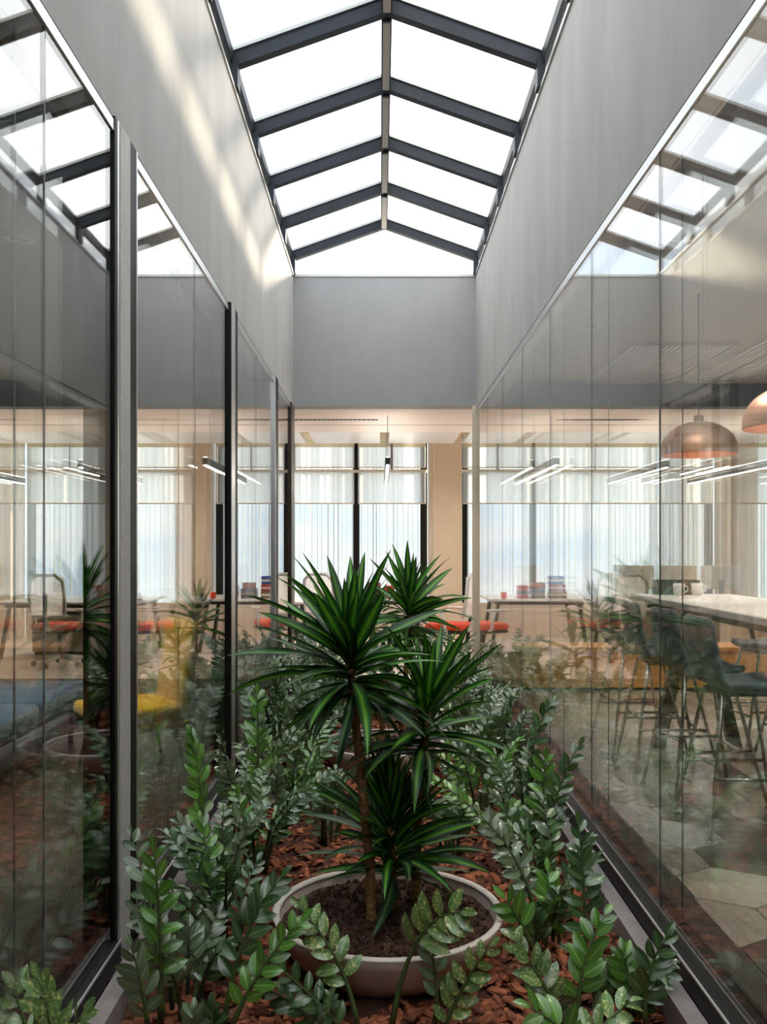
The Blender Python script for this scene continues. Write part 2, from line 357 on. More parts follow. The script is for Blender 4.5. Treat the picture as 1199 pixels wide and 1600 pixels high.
# ------------------------------------------------------------------ glass partitions
def partition(side, X, sgn, bays, joints, label):
    root = thing('glass_partition', (X, 4, 0), label, 'glass partition', kind='structure')
    def xb(a, b): return (min(X + sgn * a, X + sgn * b), max(X + sgn * a, X + sgn * b))
    for (y0, y1) in bays:
        a, b = xb(-.03, GAP + .02); part('sill_frame', BX(a, y0, -.035, b, y1, .04), 'black_frame', root, world=True)
        a, b = xb(-.034, -.027); part('sill_edge', BX(a, y0, .04, b, y1, .047), 'aluminium', root, world=True)
        a, b = xb(-.006, GAP + .02); part('head_frame', BX(a, y0, 2.945, b, y1, 2.985), 'aluminium', root, world=True)
        a, b = xb(.01, GAP + .02); part('shadow_gap', BX(a, y0, 2.985, b, y1, 3.0), 'black_frame', root, world=True)
        js = [y0] + [j for j in joints if y0 + .1 < j < y1 - .1] + [y1]
        for k in range(len(js) - 1):
            g = .003
            for off in (0, GAP):
                a, b = xb(off, off + .008)
                part('pane', BX(a, js[k] + g, .04, b, js[k + 1] - g, 2.945), 'partition_glass', root, world=True)
        for j in js[1:-1]:
            for off in (0, GAP):
                a, b = xb(off + .0015, off + .0065)
                part('joint_seal', BX(a, j - .003, .04, b, j + .003, 2.945), 'grey_plastic', root, world=True)
    return root
pl = partition('left', XL, -1, [(YB, 3.19), (3.45, 5.61), (5.85, 7.98), (8.22, 9.76)], [-4.5, -3, -1.5, -.1, 1.3, 2.545, 4.62, 6.9], 'framed double glass partition along the left side of the planter')
pr = partition('right', XR, 1, [(YB, 9.78)], [3.37 + 1.09 * k for k in range(-8, 6)], 'frameless jointed double glass partition along the right side of the planter')
part('post', BX(XL - GAP - .03, 3.245, -.2, XL + .011, 3.374, 3.0), 'post_stone', pl, world=True)
for y0, y1, m in [(3.183, 3.214, 'black_frame'), (3.379, 3.464, 'black_frame'), (5.595, 5.620, 'black_frame'), (5.756, 5.862, 'black_frame'), (7.99, 8.20, 'black_frame'), (9.42, 9.76, 'brown_frame')]:
    part('mullion', BX(XL - GAP - .02, y0, -.03, XL + (.009 if y0 < 4 else .02), y1, 3.0), m, pl, world=True)
for y0, y1 in [(3.214, 3.232), (3.464, 3.478), (5.620, 5.756), (7.965, 7.99)]:
    part('mullion_cover', BX(XL - GAP - .02, y0, -.03, XL + (.010 if y0 < 4 else .021), y1, 3.0), 'aluminium', pl, world=True)
part('end_post', BX(XR - .04, 9.78, -.03, XR + GAP + .03, YE, 3.016), 'end_post_cream', pr, world=True)

# ------------------------------------------------------------------ skylight
sk = thing('skylight', (.05, YE, ZT), 'gabled glass skylight with dark steel rafters over the shaft', 'skylight', kind='structure')
RX = .05; ZEV = 4.60; ZRG = 4.965                       # underside of rafters at eaves and ridge
raf = [9.77 - .98 * k for k in range(17)]
for s in (-1, 1):
    xe = XL - .02 if s < 0 else XR + .02
    def zr(x): return ZRG + (ZEV - ZRG) * (x - RX) / (xe - RX)
    for y in raf:
        mb = MB(); x0, x1 = RX, xe
        pts = [(x0, zr(x0)), (x1, zr(x1)), (x1, zr(x1) + .105), (x0, zr(x0) + .105)]
        vs = [(x, yy, z) for yy in (y - .035, y + .035) for x, z in pts]
        mb.add(vs, [(0, 1, 2, 3), (7, 6, 5, 4), (0, 4, 5, 1), (1, 5, 6, 2), (2, 6, 7, 3), (3, 7, 4, 0)])
        part('rafter', mb, 'steel_blue', sk, world=True)
        m2 = MB(); vs = [(x, yy, z + dz) for yy in (y - .05, y - .035) for x, z, dz in [(x0, zr(x0), .095), (x1, zr(x1), .095), (x1, zr(x1), .118), (x0, zr(x0), .118)]]
        m2.add(vs, [(0, 1, 2, 3), (7, 6, 5, 4), (0, 4, 5, 1), (1, 5, 6, 2), (2, 6, 7, 3), (3, 7, 4, 0)])
        part('glazing_bead', m2, 'trim_metal', sk, world=True)
    for k in range(len(raf) - 1):
        y1, y0 = raf[k] + .03, raf[k + 1] + .03
        vs = [(x, y, z) for dz in (.118, .13) for x, y, z in [(RX, y0, zr(RX) + dz), (xe, y0, zr(xe) + dz), (xe, y1, zr(xe) + dz), (RX, y1, zr(RX) + dz)]]
        part('roof_pane', MB().add(vs, [(0, 1, 2, 3), (7, 6, 5, 4), (0, 4, 5, 1), (1, 5, 6, 2), (2, 6, 7, 3), (3, 7, 4, 0)]), 'frit_glass', sk, world=True)
        part('added_side_post', BX(min(xe, xe - s * .05), raf[k] - .05, ZT + .02, max(xe, xe - s * .05), raf[k] + .05, ZEV + .05), 'steel_blue', sk, world=True)  # posts added at the rafters to break up the sun band on the wall
        xa, xb_ = (xe, xe + .008) if s > 0 else (xe - .008, xe)
        part('side_pane', BX(xa, y0, ZT + .02, xb_, y1, ZEV), 'clear_glass', sk, world=True)
    xa, xb_ = (XL - .05, XL + .012) if s < 0 else (XR - .012, XR + .05)
    part('sill_trim', BX(xa, YB, ZT, xb_, YE, ZT + .022), 'trim_metal', sk, world=True)
    part('eaves_beam', BX(xe - .02, YB, ZEV + .03, xe + .02, YE, ZEV + .11), 'steel_blue', sk, world=True)
part('end_trim', BX(XL, YE - .012, ZT, XR, YE + .05, ZT + .025), 'white_paint', sk, world=True)
for k in range(len(raf) - 1):
    part('ridge_beam', BX(RX - .04, raf[k + 1] + .04, ZRG - .015, RX + .03, raf[k] - .04, ZRG + .10), 'steel_blue', sk, world=True)
    part('ridge_cap', BX(RX - .03, raf[k + 1] + .06, ZRG - .025, RX + .02, raf[k] - .06, ZRG - .015), 'trim_metal', sk, world=True)
gp = [(XL, ZT + .025), (XR, ZT + .025), (XR, ZEV), (RX, ZRG), (XL, ZEV)]
vs = [(x, y, z) for y in (YE + .0, YE + .01) for x, z in gp]
part('gable_pane', MB().add(vs, [(0, 1, 2, 3, 4), (9, 8, 7, 6, 5)] + [(i, 5 + i, 5 + (i + 1) % 5, (i + 1) % 5) for i in range(5)]), 'clear_glass', sk, world=True)

# ------------------------------------------------------------------ open office: ceiling, columns, windows
oc = struct('ceiling_office', BX(-8, YE + .2, 3.016, 8, 12.05, 3.12), 'office_ceiling', (0, 11, 3.016), 'pale pinkish ceiling of the open office', 'ceiling')
struct('ceiling_recess', BX(-8, 12.05, 3.55, 8, WY + .3, 3.7), 'beige', (0, 13.3, 3.55), 'beige raised ceiling slab by the office windows', 'ceiling')
struct('trim_6', BX(-8, 12.0, 3.12, 8, 12.06, 3.6), 'beige', (0, 12, 3.12), 'beige edge of the lowered office ceiling', 'ceiling edge')
part('ceiling_joint', BX(-8, 11.3, 3.0135, 8, 11.316, 3.0165), 'brown_frame', oc, world=True)
for k in range(-7, 8):
    x0 = .13 + 1.1 * k
    part('ceiling_panel', BX(x0, 12.055, 3.016, x0 + .97, 13.3, 3.07), 'white_top', oc, world=True)
for y in (12.5, 13.0, 13.6):
    part('ceiling_beam', BX(-7.9, y, 3.2, 7.9, y + .08, 3.5), 'beige', oc, world=True)
for i, (xc, wd, nm) in enumerate([(-.55, 1.05, 'above the planter end'), (2.75, .8, 'seen through the right glass'), (-2.45, 1.2, 'seen through the left glass')]):
    v = thing('ceiling_vent', (xc, 10.85, 3.016), 'slotted linear air vent in the office ceiling ' + nm, 'air vent', group='office ceiling vents')
    part('vent_frame', BX(xc - wd / 2, 10.8, 3.006, xc + wd / 2, 10.9, 3.016), 'grey_plastic', v, world=True)
    n = int(wd / .055)
    sm = BX(-.018, -.045, -.006, .018, .045, .0).mesh('slat'); sm.materials.append(MAT['cream'])
    for k in range(n):
        o = link('slat', sm, None, v); o.location = (-wd / 2 + .03 + k * .055, 0, -.010)
for i, (xc, yc, nm) in enumerate([(1.55, 10.7, 'right'), (-2.0, 10.75, 'left')]):
    v = thing('ceiling_diffuser', (xc, yc, 3.016), 'square white air diffuser in the office ceiling, seen through the %s glass' % nm, 'air diffuser')
    part('frame', BX(xc - .3, yc - .3, 2.996, xc + .3, yc + .3, 3.016), 'white_paint', v, world=True)
    part('face_plate', BX(xc - .2, yc - .2, 2.985, xc + .2, yc + .2, 2.995), 'white_top', v, world=True)
colx = [-6.05, -2.69, 1.065, 5.75]
for i, x in enumerate(colx):
    t = thing('column', (x, 14.2, 0), ['beige column at the far left of the office windows', 'beige column seen through the left glass', 'beige column beside the planter end, right of centre', 'beige column seen through the right glass'][i], 'column', kind='structure')
    part('shaft', BX(x - .215, 14.0, 0, x + .215, 14.5, 3.5), 'beige', t, world=True)
    part('side_panel', BX(x - .285, 14.2, 0, x - .215, 14.5, 3.5), 'cream', t, world=True)
    part('side_panel', BX(x + .215, 14.2, 0, x + .25, 14.5, 3.5), 'cream', t, world=True)
edges = [-8] + colx + [8]
finm = BX(-.006, -.05, 0, .006, .05, 3.2).mesh('fin'); finm.materials.append(MAT['fin_cloth'])
WN = ['at the far left', 'left of the planter end', 'right of the centre column', 'at the far right']
rf = random.Random(5)
for i in range(5):
    x0 = edges[i] + (.26 if i else 0); x1 = edges[i + 1] - (.29 if i < 4 else 0)
    if x1 - x0 < .5: continue
    where = ['far left beyond the left column', 'left of the left column', 'between the left and centre columns', 'between the centre and right columns', 'right of the right column'][i]
    wnd = thing('window_%d' % (i + 1), ((x0 + x1) / 2, WY, 0), 'dark framed office window ' + where, 'window', kind='structure')
    part('sill_wall', BX(x0, WY - .1, 0, x1, WY + .1, .55), 'beige_panel', wnd, world=True)
    nm = max(1, round((x1 - x0) / 1.75)); xs = [x0 + (x1 - x0) * k / nm for k in range(nm + 1)]
    if i == 2: xs = [x0, -.39, x1]
    for k, x in enumerate(xs):
        a = max(x0, x - .05); b = min(x1, x + .05)
        if k == 0: b = x + .11
        if k == len(xs) - 1: a = x - .11
        part('mullion', BX(a, WY - .04, .55, b, WY + .06, 3.5), 'black_frame', wnd, world=True)
    part('transom', BX(x0, WY - .05, 2.68, x1, WY + .05, 2.73), 'cream', wnd, world=True)
    for k in range(len(xs) - 1):
        part('pane', BX(xs[k], WY + .01, .55, xs[k + 1], WY + .02, 3.5), 'window_glass', wnd, world=True)
        xa, xb_ = xs[k] + .03, xs[k + 1] - .03; xm = (xa + xb_) / 2
        tag(wnd, None)
        bl = thing('roller_blind', (xm, WY - .09, 2.18), 'sheer roller blind half lowered, %s in the window %s' % (ORD[k], where), 'blind', group='sheer roller blinds')
        part('cloth', BX(xa, WY - .094, 2.18, xb_, WY - .09, 2.69), 'blind_cloth', bl, world=True)
        part('bottom_bar', BX(xa, WY - .10, 2.165, xb_, WY - .085, 2.185), 'cream', bl, world=True)
        part('roller', MB().tube([(xa, WY - .09, 2.71), (xb_, WY - .09, 2.71)], .022, 10), 'cream', bl, world=True)
        for q, (u0, u1) in enumerate([(xa, xm - .02), (xm + .02, xb_)]):
            b2 = thing('roller_blind', ((u0 + u1) / 2, WY - .09, 2.76), 'short upper roller blind, %s in the window %s' % (ORD[2 * k + q], where), 'blind', group='upper roller blinds')
            part('cloth', BX(u0, WY - .094, 2.77, u1, WY - .09, 3.1), 'blind_cloth', b2, world=True)
            part('cassette', BX(u0, WY - .11, 3.1, u1, WY - .06, 3.5), 'blind_cloth_warm', b2, world=True)
            part('bottom_bar', BX(u0, WY - .10, 2.755, u1, WY - .085, 2.772), 'cream', b2, world=True)
        part('upper_mullion', BX(xm - .018, WY - .06, 2.73, xm + .018, WY + .05, 3.5), 'grey_plastic', wnd, world=True)
    sc_ = thing('sunshade_screen', ((x0 + x1) / 2, WY + .35, .3), 'row of pale vertical sunshade fins outside the window ' + where, 'sunshade')
    part('rail', BX(x0, WY + .30, .27, x1, WY + .42, .3), 'grey_plastic', sc_, world=True)
    x = x0 + .03; fins = 0
    while x < x1 - .02 and fins < 290:
        if abs(x) < 7.9:
            o = link('fin', finm, None, sc_); o.location = (x - (x0 + x1) / 2, rf.uniform(-.01, .01), 0); o.rotation_euler.z = R(rf.uniform(-16, 26)); o.scale = (1, rf.uniform(.7, 1.1), 1); fins += 1
        x += rf.choice([.06, .075, .09, .11])

# ------------------------------------------------------------------ linear pendant lamps of the office
def linear_lamp(x, y0, y1, z, label):
    t = thing('linear_pendant_lamp', (x, (y0 + y1) / 2, z), label, 'pendant lamp', group='linear lamps over the desks')
    part('housing', BX(x - .03, y0, z, x + .03, y1, z + .085), 'black_plastic', t, world=True)
    part('light_strip', BX(x - .013, y0 + .02, z - .006, x + .013, y1, z), 'lamp_glow', t, world=True)
    part('added_uplight_strip', BX(x - .02, y0 + .02, z + .085, x + .02, y1, z + .09), 'added_uplight_glow', t, world=True)  # added glow on top of the housing to brighten the office ceiling
    for y in (y0 + .3, y1 - .25):
        part('cable', MB().tube([(x, y, z + .085), (x, y, 3.016 if y < 12 else 3.2)], .004, 6), 'grey_plastic', t, world=True)
for x, y0, lb in [(-5.3, 10.5, 'black linear lamp at the far left over the desks'), (-3.55, 10.5, 'second black linear lamp from the left over the desks'), (-1.78, 10.35, 'black linear lamp beside the left column, seen through left glass'),
              (.09, 10.2, 'black linear lamp hanging over the far end of the planter'), (1.80, 10.5, 'black linear lamp just right of the centre column'), (3.4, 10.5, 'black linear lamp behind the copper pendant, nearer the centre column'), (4.6, 10.5, 'black linear lamp at the far right beyond the copper pendants')]:
    linear_lamp(x, y0, 13.2, CAMZ + .955, lb)

# ------------------------------------------------------------------ right room ceiling grilles
def grille(x0, x1, y0, y1, label):
    t = thing('ceiling_grille', ((x0 + x1) / 2, (y0 + y1) / 2, 3.3), label, 'ceiling grille')
    for a in [(x0 - .02, y0, x0, y1), (x1, y0, x1 + .02, y1), (x0 - .02, y0 - .02, x1 + .02, y0), (x0 - .02, y1, x1 + .02, y1 + .02)]:
        part('frame_edge', BX(a[0], a[1], 3.265, a[2], a[3], 3.3), 'white_paint', t, world=True)
    part('backing', BX(x0, y0, 3.294, x1, y1, 3.299), 'black_plastic', t, world=True)
    sm = BX(-.014, y0 - (y0 + y1) / 2, -.022, .014, y1 - (y0 + y1) / 2, -.008).mesh('slat'); sm.materials.append(MAT['white_paint'])
    n = int((x1 - x0) / .05)
    for k in range(n):
        o = link('slat', sm, None, t); o.location = (x0 + .025 + k * .05 - (x0 + x1) / 2, 0, 0)
grille(2.29, 3.2, 8.0, 9.78, 'slatted metal ceiling grille nearer the planter, behind the right glass')
grille(3.40, 4.31, 6.9, 9.78, 'slatted metal ceiling grille farther right, behind the right glass')

def fill_downlight(x, y, w_, label, group, spot=100):  # added fill spots with invented fittings, brightening the bar room floor and yellow chair
    t = thing('added_fill_light', (x, y, 3.3), label, 'fill light', 0, group)
    part('trim_ring', MB().lathe([(.062, -.001), (.085, -.001), (.085, -.008), (.06, -.006), (.055, -.001)], 24), 'white_paint', t, True)
    part('reflector', MB().lathe([(.058, -.002), (.02, -.0015)], 24), 'black_plastic', t, True)
    l = bpy.data.lights.new('fill_beam', 'SPOT'); l.energy = w_; l.color = (1, .92, .80); l.spot_size = R(spot); l.spot_blend = .6; l.shadow_soft_size = .05
    o = bpy.data.objects.new('fill_beam', l); COL.objects.link(o); o.parent = t; o.location = (0, 0, -.06)
for i, (x, y) in enumerate([(1.75, 3.4), (1.75, 5.4), (1.75, 7.4), (3.3, 3.4), (3.3, 5.4), (3.3, 7.4), (1.9, 8.7)]):
    fill_downlight(x, y, 95, 'small round added fill light, %s of those in the bar table room' % ORD[i], 'added fill lights of the bar table room')
fill_downlight(-2.15, 5.3, 300, 'small round added fill light above the yellow chair', 'added fill lights of the left room', 64)

# ------------------------------------------------------------------ furniture: bar table, stools, pendants
def bar_table():
    t = thing('bar_table', (2.29, 5.3, 0), 'long white bar table on dark wooden trestle legs behind right glass', 'table')
    part('table_top', MB().rbox(1.93, 3.7, 1.055, 2.66, 6.75, 1.10, .006, 1), 'white_top', t, world=True)
    part('apron', BX(2.05, 3.85, 1.0, 2.54, 6.6, 1.055), 'dark_wood', t, world=True)
    for y in (4.1, 6.45):
        for x0, x1 in ((2.02, 2.24), (2.58, 2.34)):
            m = MB(); vs = [(x + dx, y + dy, z) for (x, z) in ((x0, 0), (x1, 1.0)) for dx, dy in ((-.045, -.03), (.045, -.03), (.045, .03), (-.045, .03))]
            m.add(vs, [(3, 2, 1, 0), (4, 5, 6, 7)] + [(i, (i + 1) % 4, 4 + (i + 1) % 4, 4 + i) for i in range(4)])
            part('leg', m, 'dark_wood', t, world=True)
bar_table()
def make_stool():
    t = thing('bar_stool', (0, 0, 0), 'stool', 'bar stool')      # faces +X, back towards -X
    bm = MB(); nu, nv = 9, 12; W = .22
    for i in range(nu + 1):
        for j in range(nv + 1):
            v = j / nv; u = i / nu * 2 - 1
            if v < .5:                                                   # seat, front to back
                q = v / .5; x = .21 - .36 * q; z = .755 - .02 * math.sin(q * math.pi) + .02 * abs(u) ** 3
            else:
                q = (v - .5) / .5; x = -.15 - .07 * math.sin(q * math.pi / 2) - .03 * q; z = .755 + .35 * q ** 1.15; 
                if q < .12: z += .0
            hw = W * (1 - .12 * max(0, v - .55) / .45) * (1 - .18 * (v > .9) * (v - .9) * 10) * (1 - .25 * (v < .1) * (.1 - v) * 10)
            x += .06 * abs(u) ** 2.2 * max(0, v - .45) * 1.6
            bm.v.append((x, u * hw, z))
    for i in range(nu):
        for j in range(nv):
            a = i * (nv + 1) + j; bm.f.append((a, a + 1, a + nv + 2, a + nv + 1))
    o = part('seat_shell', bm, 'velvet_blue', t, True)
    md = o.modifiers.new('thick', 'SOLIDIFY'); md.thickness = .045; md.offset = 0
    md = o.modifiers.new('soft', 'SUBSURF'); md.levels = 1; md.render_levels = 1
    part('seat_plate', BX(-.12, -.13, .70, .14, .13, .725), 'black_plastic', t)
    lg = {}
    for sx in (-1, 1):
        for sy in (-1, 1):
            top = Vector((.13 * sx, .13 * sy, .715)); ft = Vector((.265 * sx + .02, .255 * sy, .012)); lg[sx, sy] = (top, ft)
            l = part('leg', MB().tube([top + Vector((-.03 * sx, 0, .0)), top, ft], .0105, 8), 'chrome', t, True)
            part('foot_cap', MB().lathe([(.0, .0), (.017, .0), (.017, .008), (.012, .018), (.0, .02)], 10, (ft.x, ft.y, 0)), 'chrome', l, True)
    at = lambda k, z: lg[k][0].lerp(lg[k][1], (.715 - z) / .703)
    for a, b, z in [((-1, -1), (1, -1), .30), ((-1, 1), (1, 1), .30), ((1, -1), (1, 1), .27), ((-1, -1), (-1, 1), .36)]:
        part('footrest_bar', MB().tube([at(a, z), at(b, z)], .009, 8), 'chrome', t, True)
    part('care_label', BX(-.222, -.17, .93, -.217, -.15, .99), 'white_paint', t)
    return t
st0 = make_stool(); first = True
for x, y, rz, lb in [(1.86, 4.6, 0, 'dark blue velvet bar stool with chrome legs nearest the viewer'), (1.87, 5.2, 3, 'dark blue velvet bar stool second along the glass side of the white table'),
                     (1.85, 5.8, -2, 'dark blue velvet bar stool third along the glass side of the white table'), (1.84, 6.4, 4, 'dark blue velvet bar stool farthest along the glass side of the white table'),
                     (2.80, 5.05, 180, 'dark blue bar stool on the far side of the white table, nearer'), (2.80, 5.75, 178, 'dark blue bar stool on the far side of the white table, middle'), (2.80, 6.4, 183, 'dark blue bar stool on the far side of the white table, farthest')]:
    s = st0 if first else copy_tree(st0); first = False
    s.location = (x, y, 0); s.rotation_euler.z = R(rz); tag(s, lb, 'bar stool', 'bar stools at the white table')
def dome(x, y, zr_, label):
    t = thing('dome_pendant_lamp', (x, y, zr_), label, 'pendant lamp', group='copper dome pendants')
    r = .27; pf = [(r, 0)] + [(r * math.cos(a), .21 * math.sin(a) + .03) for a in [R(q) for q in range(0, 90, 8)]] + [(.012, .24)]
    o = part('shade', MB().lathe(pf, 48), 'copper', t, True)
    part('shade_lining', MB().lathe([(a * .982, b - .004) for a, b in pf], 48), 'copper_inside', t, True)
    part('cap', MB().lathe([(.0, .235), (.035, .235), (.035, .28), (.012, .29), (.0, .29)], 16), 'grey_plastic', t, True)
    part('cable', MB().tube([(0, 0, .28), (0, 0, 3.3 - zr_)], .006, 8), 'black_plastic', t)
    part('bulb', MB().lathe([(.0, .06), (.03, .07), (.045, .10), (.03, .14), (.02, .2)], 16), 'bulb_glow', t, True)
dome(2.32, 6.46, 2.13, 'whole copper dome pendant lamp over the white bar table')
dome(2.33, 5.0, 2.13, 'copper dome pendant lamp cut by the right photo edge')
bn = thing('bench', (3.4, 9.25, 0), 'low orange wooden bench along the end of the bar room', 'bench')
part('seat_board', BX(1.25, 9.0, .40, 5.5, 9.5, .44), 'orange_wood', bn, world=True)
for k in range(5):
    part('front_panel', BX(1.27 + k * .846, 9.02, .03, 1.27 + (k + 1) * .846 - .006, 9.05, .40), 'orange_wood', bn, world=True)
part('plinth', BX(1.3, 9.06, 0, 5.4, 9.45, .03), 'black_plastic', bn, world=True)
lt = thing('low_table', (3.5, 6.4, 0), 'low white table standing beyond the bar table', 'table')
part('table_top', MB().rbox(3.2, 5.6, .71, 3.9, 7.3, .75, .005, 1), 'white_top', lt, world=True)
for x in (3.25, 3.82):
    for y in (5.68, 7.2): part('leg', BX(x, y, 0, x + .04, y + .04, .71), 'dark_wood', lt, world=True)
# things on the bar table
def lathe_thing(name, prof, mat, loc, label, cat, n=20, **k): return single(name, MB().lathe(prof, n), mat, loc, label, cat, smooth=True, **k)
cup = [(.0, .0), (.03, .0), (.04, .02), (.042, .09), (.038, .09), (.034, .02), (.0, .012)]
for x, y, lb in [(2.19, 6.50, 'white cup at the far end of the bar table, nearer the glass'), (2.33, 6.52, 'white cup at the far end of the bar table, farther from glass')]:
    t = thing('cup', (x, y, 1.10), lb, 'cup', group='cups on the bar table')
    part('body', MB().lathe(cup, 20), 'white_paint', t, True)
    part('handle', MB().tube([(.040, 0, .075), (.062, 0, .065), (.066, 0, .045), (.058, 0, .03), (.039, 0, .022)], .005, 6), 'white_paint', t, True)
tb = thing('storage_tray', (2.22, 6.66, 1.10), 'dark shallow tray at the far end of the bar table', 'tray')
part('base', BX(-.16, -.06, 0, .16, .06, .012), 'black_plastic', tb)
for a in [(-.16, -.06, .16, -.05), (-.16, .05, .16, .06), (-.16, -.05, -.15, .05), (.15, -.05, .16, .05)]:
    part('rim', BX(a[0], a[1], .012, a[2], a[3], .11), 'black_plastic', tb)
bw = thing('plant_bowl', (2.36, 4.75, 1.10), 'pale bowl with a spiky succulent on the bar table', 'plant bowl')
part('bowl', MB().lathe([(.0, 0), (.06, 0), (.11, .04), (.125, .08), (.118, .08), (.10, .045), (.0, .03)], 24), 'cream', bw, True)
for k in range(9):
    a = k * 2.4; 
    part('leaf', MB().tube([(0, 0, .05), (.06 * math.cos(a), .06 * math.sin(a), .11), (.13 * math.cos(a), .13 * math.sin(a), .13 + .05 * (k % 3))], [.012, .012, .002], 6), 'zz_stem', bw, True)

# ------------------------------------------------------------------ left room
ch = thing('yellow_armchair', (-1.62, 5.80, 0), 'yellow upholstered chair with a high back behind the left glass', 'chair', R(-58))
part('seat', MB().rbox(-.27, -.32, .34, .27, .26, .45, .04, 3), 'yellow_cloth', ch, True)
part('backrest', MB().rbox(-.26, -.04, -.04, .26, .04, .56, .035, 3, Matrix.Translation((0, .27, .42)) @ Matrix.Rotation(R(-8), 4, 'X')), 'yellow_cloth', ch, True)
part('seat_shell', MB().rbox(-.275, -.30, .29, .275, .30, .34, .02, 2), 'yellow_shell', ch, True)
for sx in (-1, 1):
    for sy in (-1, 1): part('leg', MB().tube([(.2 * sx, .22 * sy, .30), (.25 * sx, .28 * sy, 0)], [.016, .011], 10), 'dark_wood', ch, True)
so = thing('sofa', (-2.72, 5.2, 0), 'dark blue sofa in the dim room behind the left glass', 'sofa')
part('base', MB().rbox(-.55, -1.5, .12, .5, 1.5, .30, .02, 2), 'sofa_blue', so, True)
for k in range(3): part('seat_cushion', MB().rbox(-.35, -1.48 + k * .99, .30, .55, -1.48 + k * .99 + .97, .46, .04, 3), 'sofa_blue', so, True)
for k in range(3): part('back_cushion', MB().rbox(-.56, -1.48 + k * .99, .44, -.34, -1.48 + k * .99 + .97, .86, .05, 3), 'sofa_blue', so, True)
for sx in (-.48, .42):
    for sy in (-1.4, 1.4): part('leg', MB().tube([(sx, sy, .12), (sx, sy, 0)], .02, 10), 'dark_wood', so, True)

# ------------------------------------------------------------------ open office desks and clutter
def desk(x0, x1, y0, y1, label, cab=True):
    xc, yc = (x0 + x1) / 2, (y0 + y1) / 2
    t = thing('desk', (xc, yc, 0), label, 'desk', group='office desks')
    part('desk_top', MB().rbox(x0, y0, .715, x1, y1, .745, .005, 1), 'white_top', t, world=True)
    part('under_frame', BX(x0 + .1, y0 + .08, .665, x1 - .1, y1 - .08, .715), 'black_plastic', t, world=True)
    for x, d in ((x0 + .14, -.10), (x1 - .14, .10)):
        for y, e in ((y0 + .15, -.06), (y1 - .15, .06)):
            m = MB(); vs = [(px + dx, py + dy, z) for (px, py, z) in ((x + d, y + e, 0), (x, y, .665)) for dx, dy in ((-.025, -.02), (.025, -.02), (.025, .02), (-.025, .02))]
            m.add(vs, [(3, 2, 1, 0), (4, 5, 6, 7)] + [(i, (i + 1) % 4, 4 + (i + 1) % 4, 4 + i) for i in range(4)])
            part('leg', m, 'dark_wood', t, world=True)
    return t
desk(1.22, 2.78, 11.6, 13.1, 'white office desk just behind the end of the right glass')
desk(3.1, 5.0, 11.6, 13.1, 'white office desk farther right behind the bar table')
desk(-2.85, -1.0, 11.5, 13.0, 'white office desk beside the left column, seen through the left glass')
desk(-5.0, -3.15, 11.5, 13.0, 'white office desk at the far left behind the yellow chair')
desk(-.80, .62, 12.2, 13.4, 'white cluttered office desk behind the dracaenas at the planter end')
def cabinet(x0, x1, y, h, mat, label):
    t = thing('low_cabinet', ((x0 + x1) / 2, y, 0), label, 'cabinet', group='low cabinets under the desks')
    part('body', BX(x0, y, .05, x1, y + .45, h), mat, t, world=True)
    part('plinth', BX(x0 + .02, y + .02, 0, x1 - .02, y + .43, .05), 'brown_frame', t, world=True)
    d = part('door', BX(x0 + .005, y - .016, .06, x1 - .005, y, h - .01), mat, t, world=True)
    part('handle', BX(x0 + .05, y - .03, h - .1, x0 + .16, y - .016, h - .085), 'aluminium', d, world=True)
cabinet(1.95, 2.65, 12.0, .56, 'beige_panel', 'beige low cabinet under the desk behind the right glass end')
cabinet(1.52, 1.92, 12.05, .6, 'grey_plastic', 'dark grey drawer cabinet under the desk behind the right glass end')
cabinet(3.3, 4.6, 12.0, .56, 'beige_panel', 'beige low cabinet under the desk behind the bar table')
cabinet(-1.9, -1.25, 12.0, .56, 'beige_panel', 'beige low cabinet under the left desk, nearer the planter')
cabinet(-2.7, -2.0, 12.0, .56, 'beige_panel', 'beige low cabinet under the left desk, nearer the left column')
cabinet(-4.7, -3.4, 12.0, .56, 'beige_panel', 'beige low cabinet under the far left desk')
def monitor(x, y, rz, label, wd=.52, mat='monitor_back'):
    t = thing('monitor', (x, y, .745), label, 'monitor', R(rz), 'monitors on the desks')
    part('screen_case', MB().rbox(-wd / 2, -.015, .13, wd / 2, .02, .46, .006, 1), mat, t)
    part('screen', BX(-wd / 2 + .012, .0205, .145, wd / 2 - .012, .0225, .448), 'black_plastic', t)
    part('stand', BX(-.03, .0 - .03, .01, .03, -.015, .25), 'grey_plastic', t)
    part('foot', MB().rbox(-.11, -.09, 0, .11, .07, .012, .004, 1), 'grey_plastic', t)
monitor(1.62, 12.5, 70, 'slim monitor seen nearly edge-on behind the right end post')
monitor(2.02, 12.5, 18, 'pale monitor on the desk behind the right glass end', .46)
monitor(3.55, 12.3, 5, 'pale monitor behind the cups on the bar table', .5)
monitor(4.15, 12.35, -4, 'pale monitor in the middle of the far right desk', .5)
monitor(4.72, 12.3, 3, 'pale monitor at the right end of the far right desk', .56)
monitor(-1.92, 12.3, 80, 'dark monitor seen edge-on beside the left column', .5, 'black_plastic')
monitor(-1.38, 12.7, 65, 'dark monitor on the left desk, at the end nearer the planter', .5, 'black_plastic')
monitor(-3.6, 12.3, 8, 'pale monitor on the far left desk', .5)
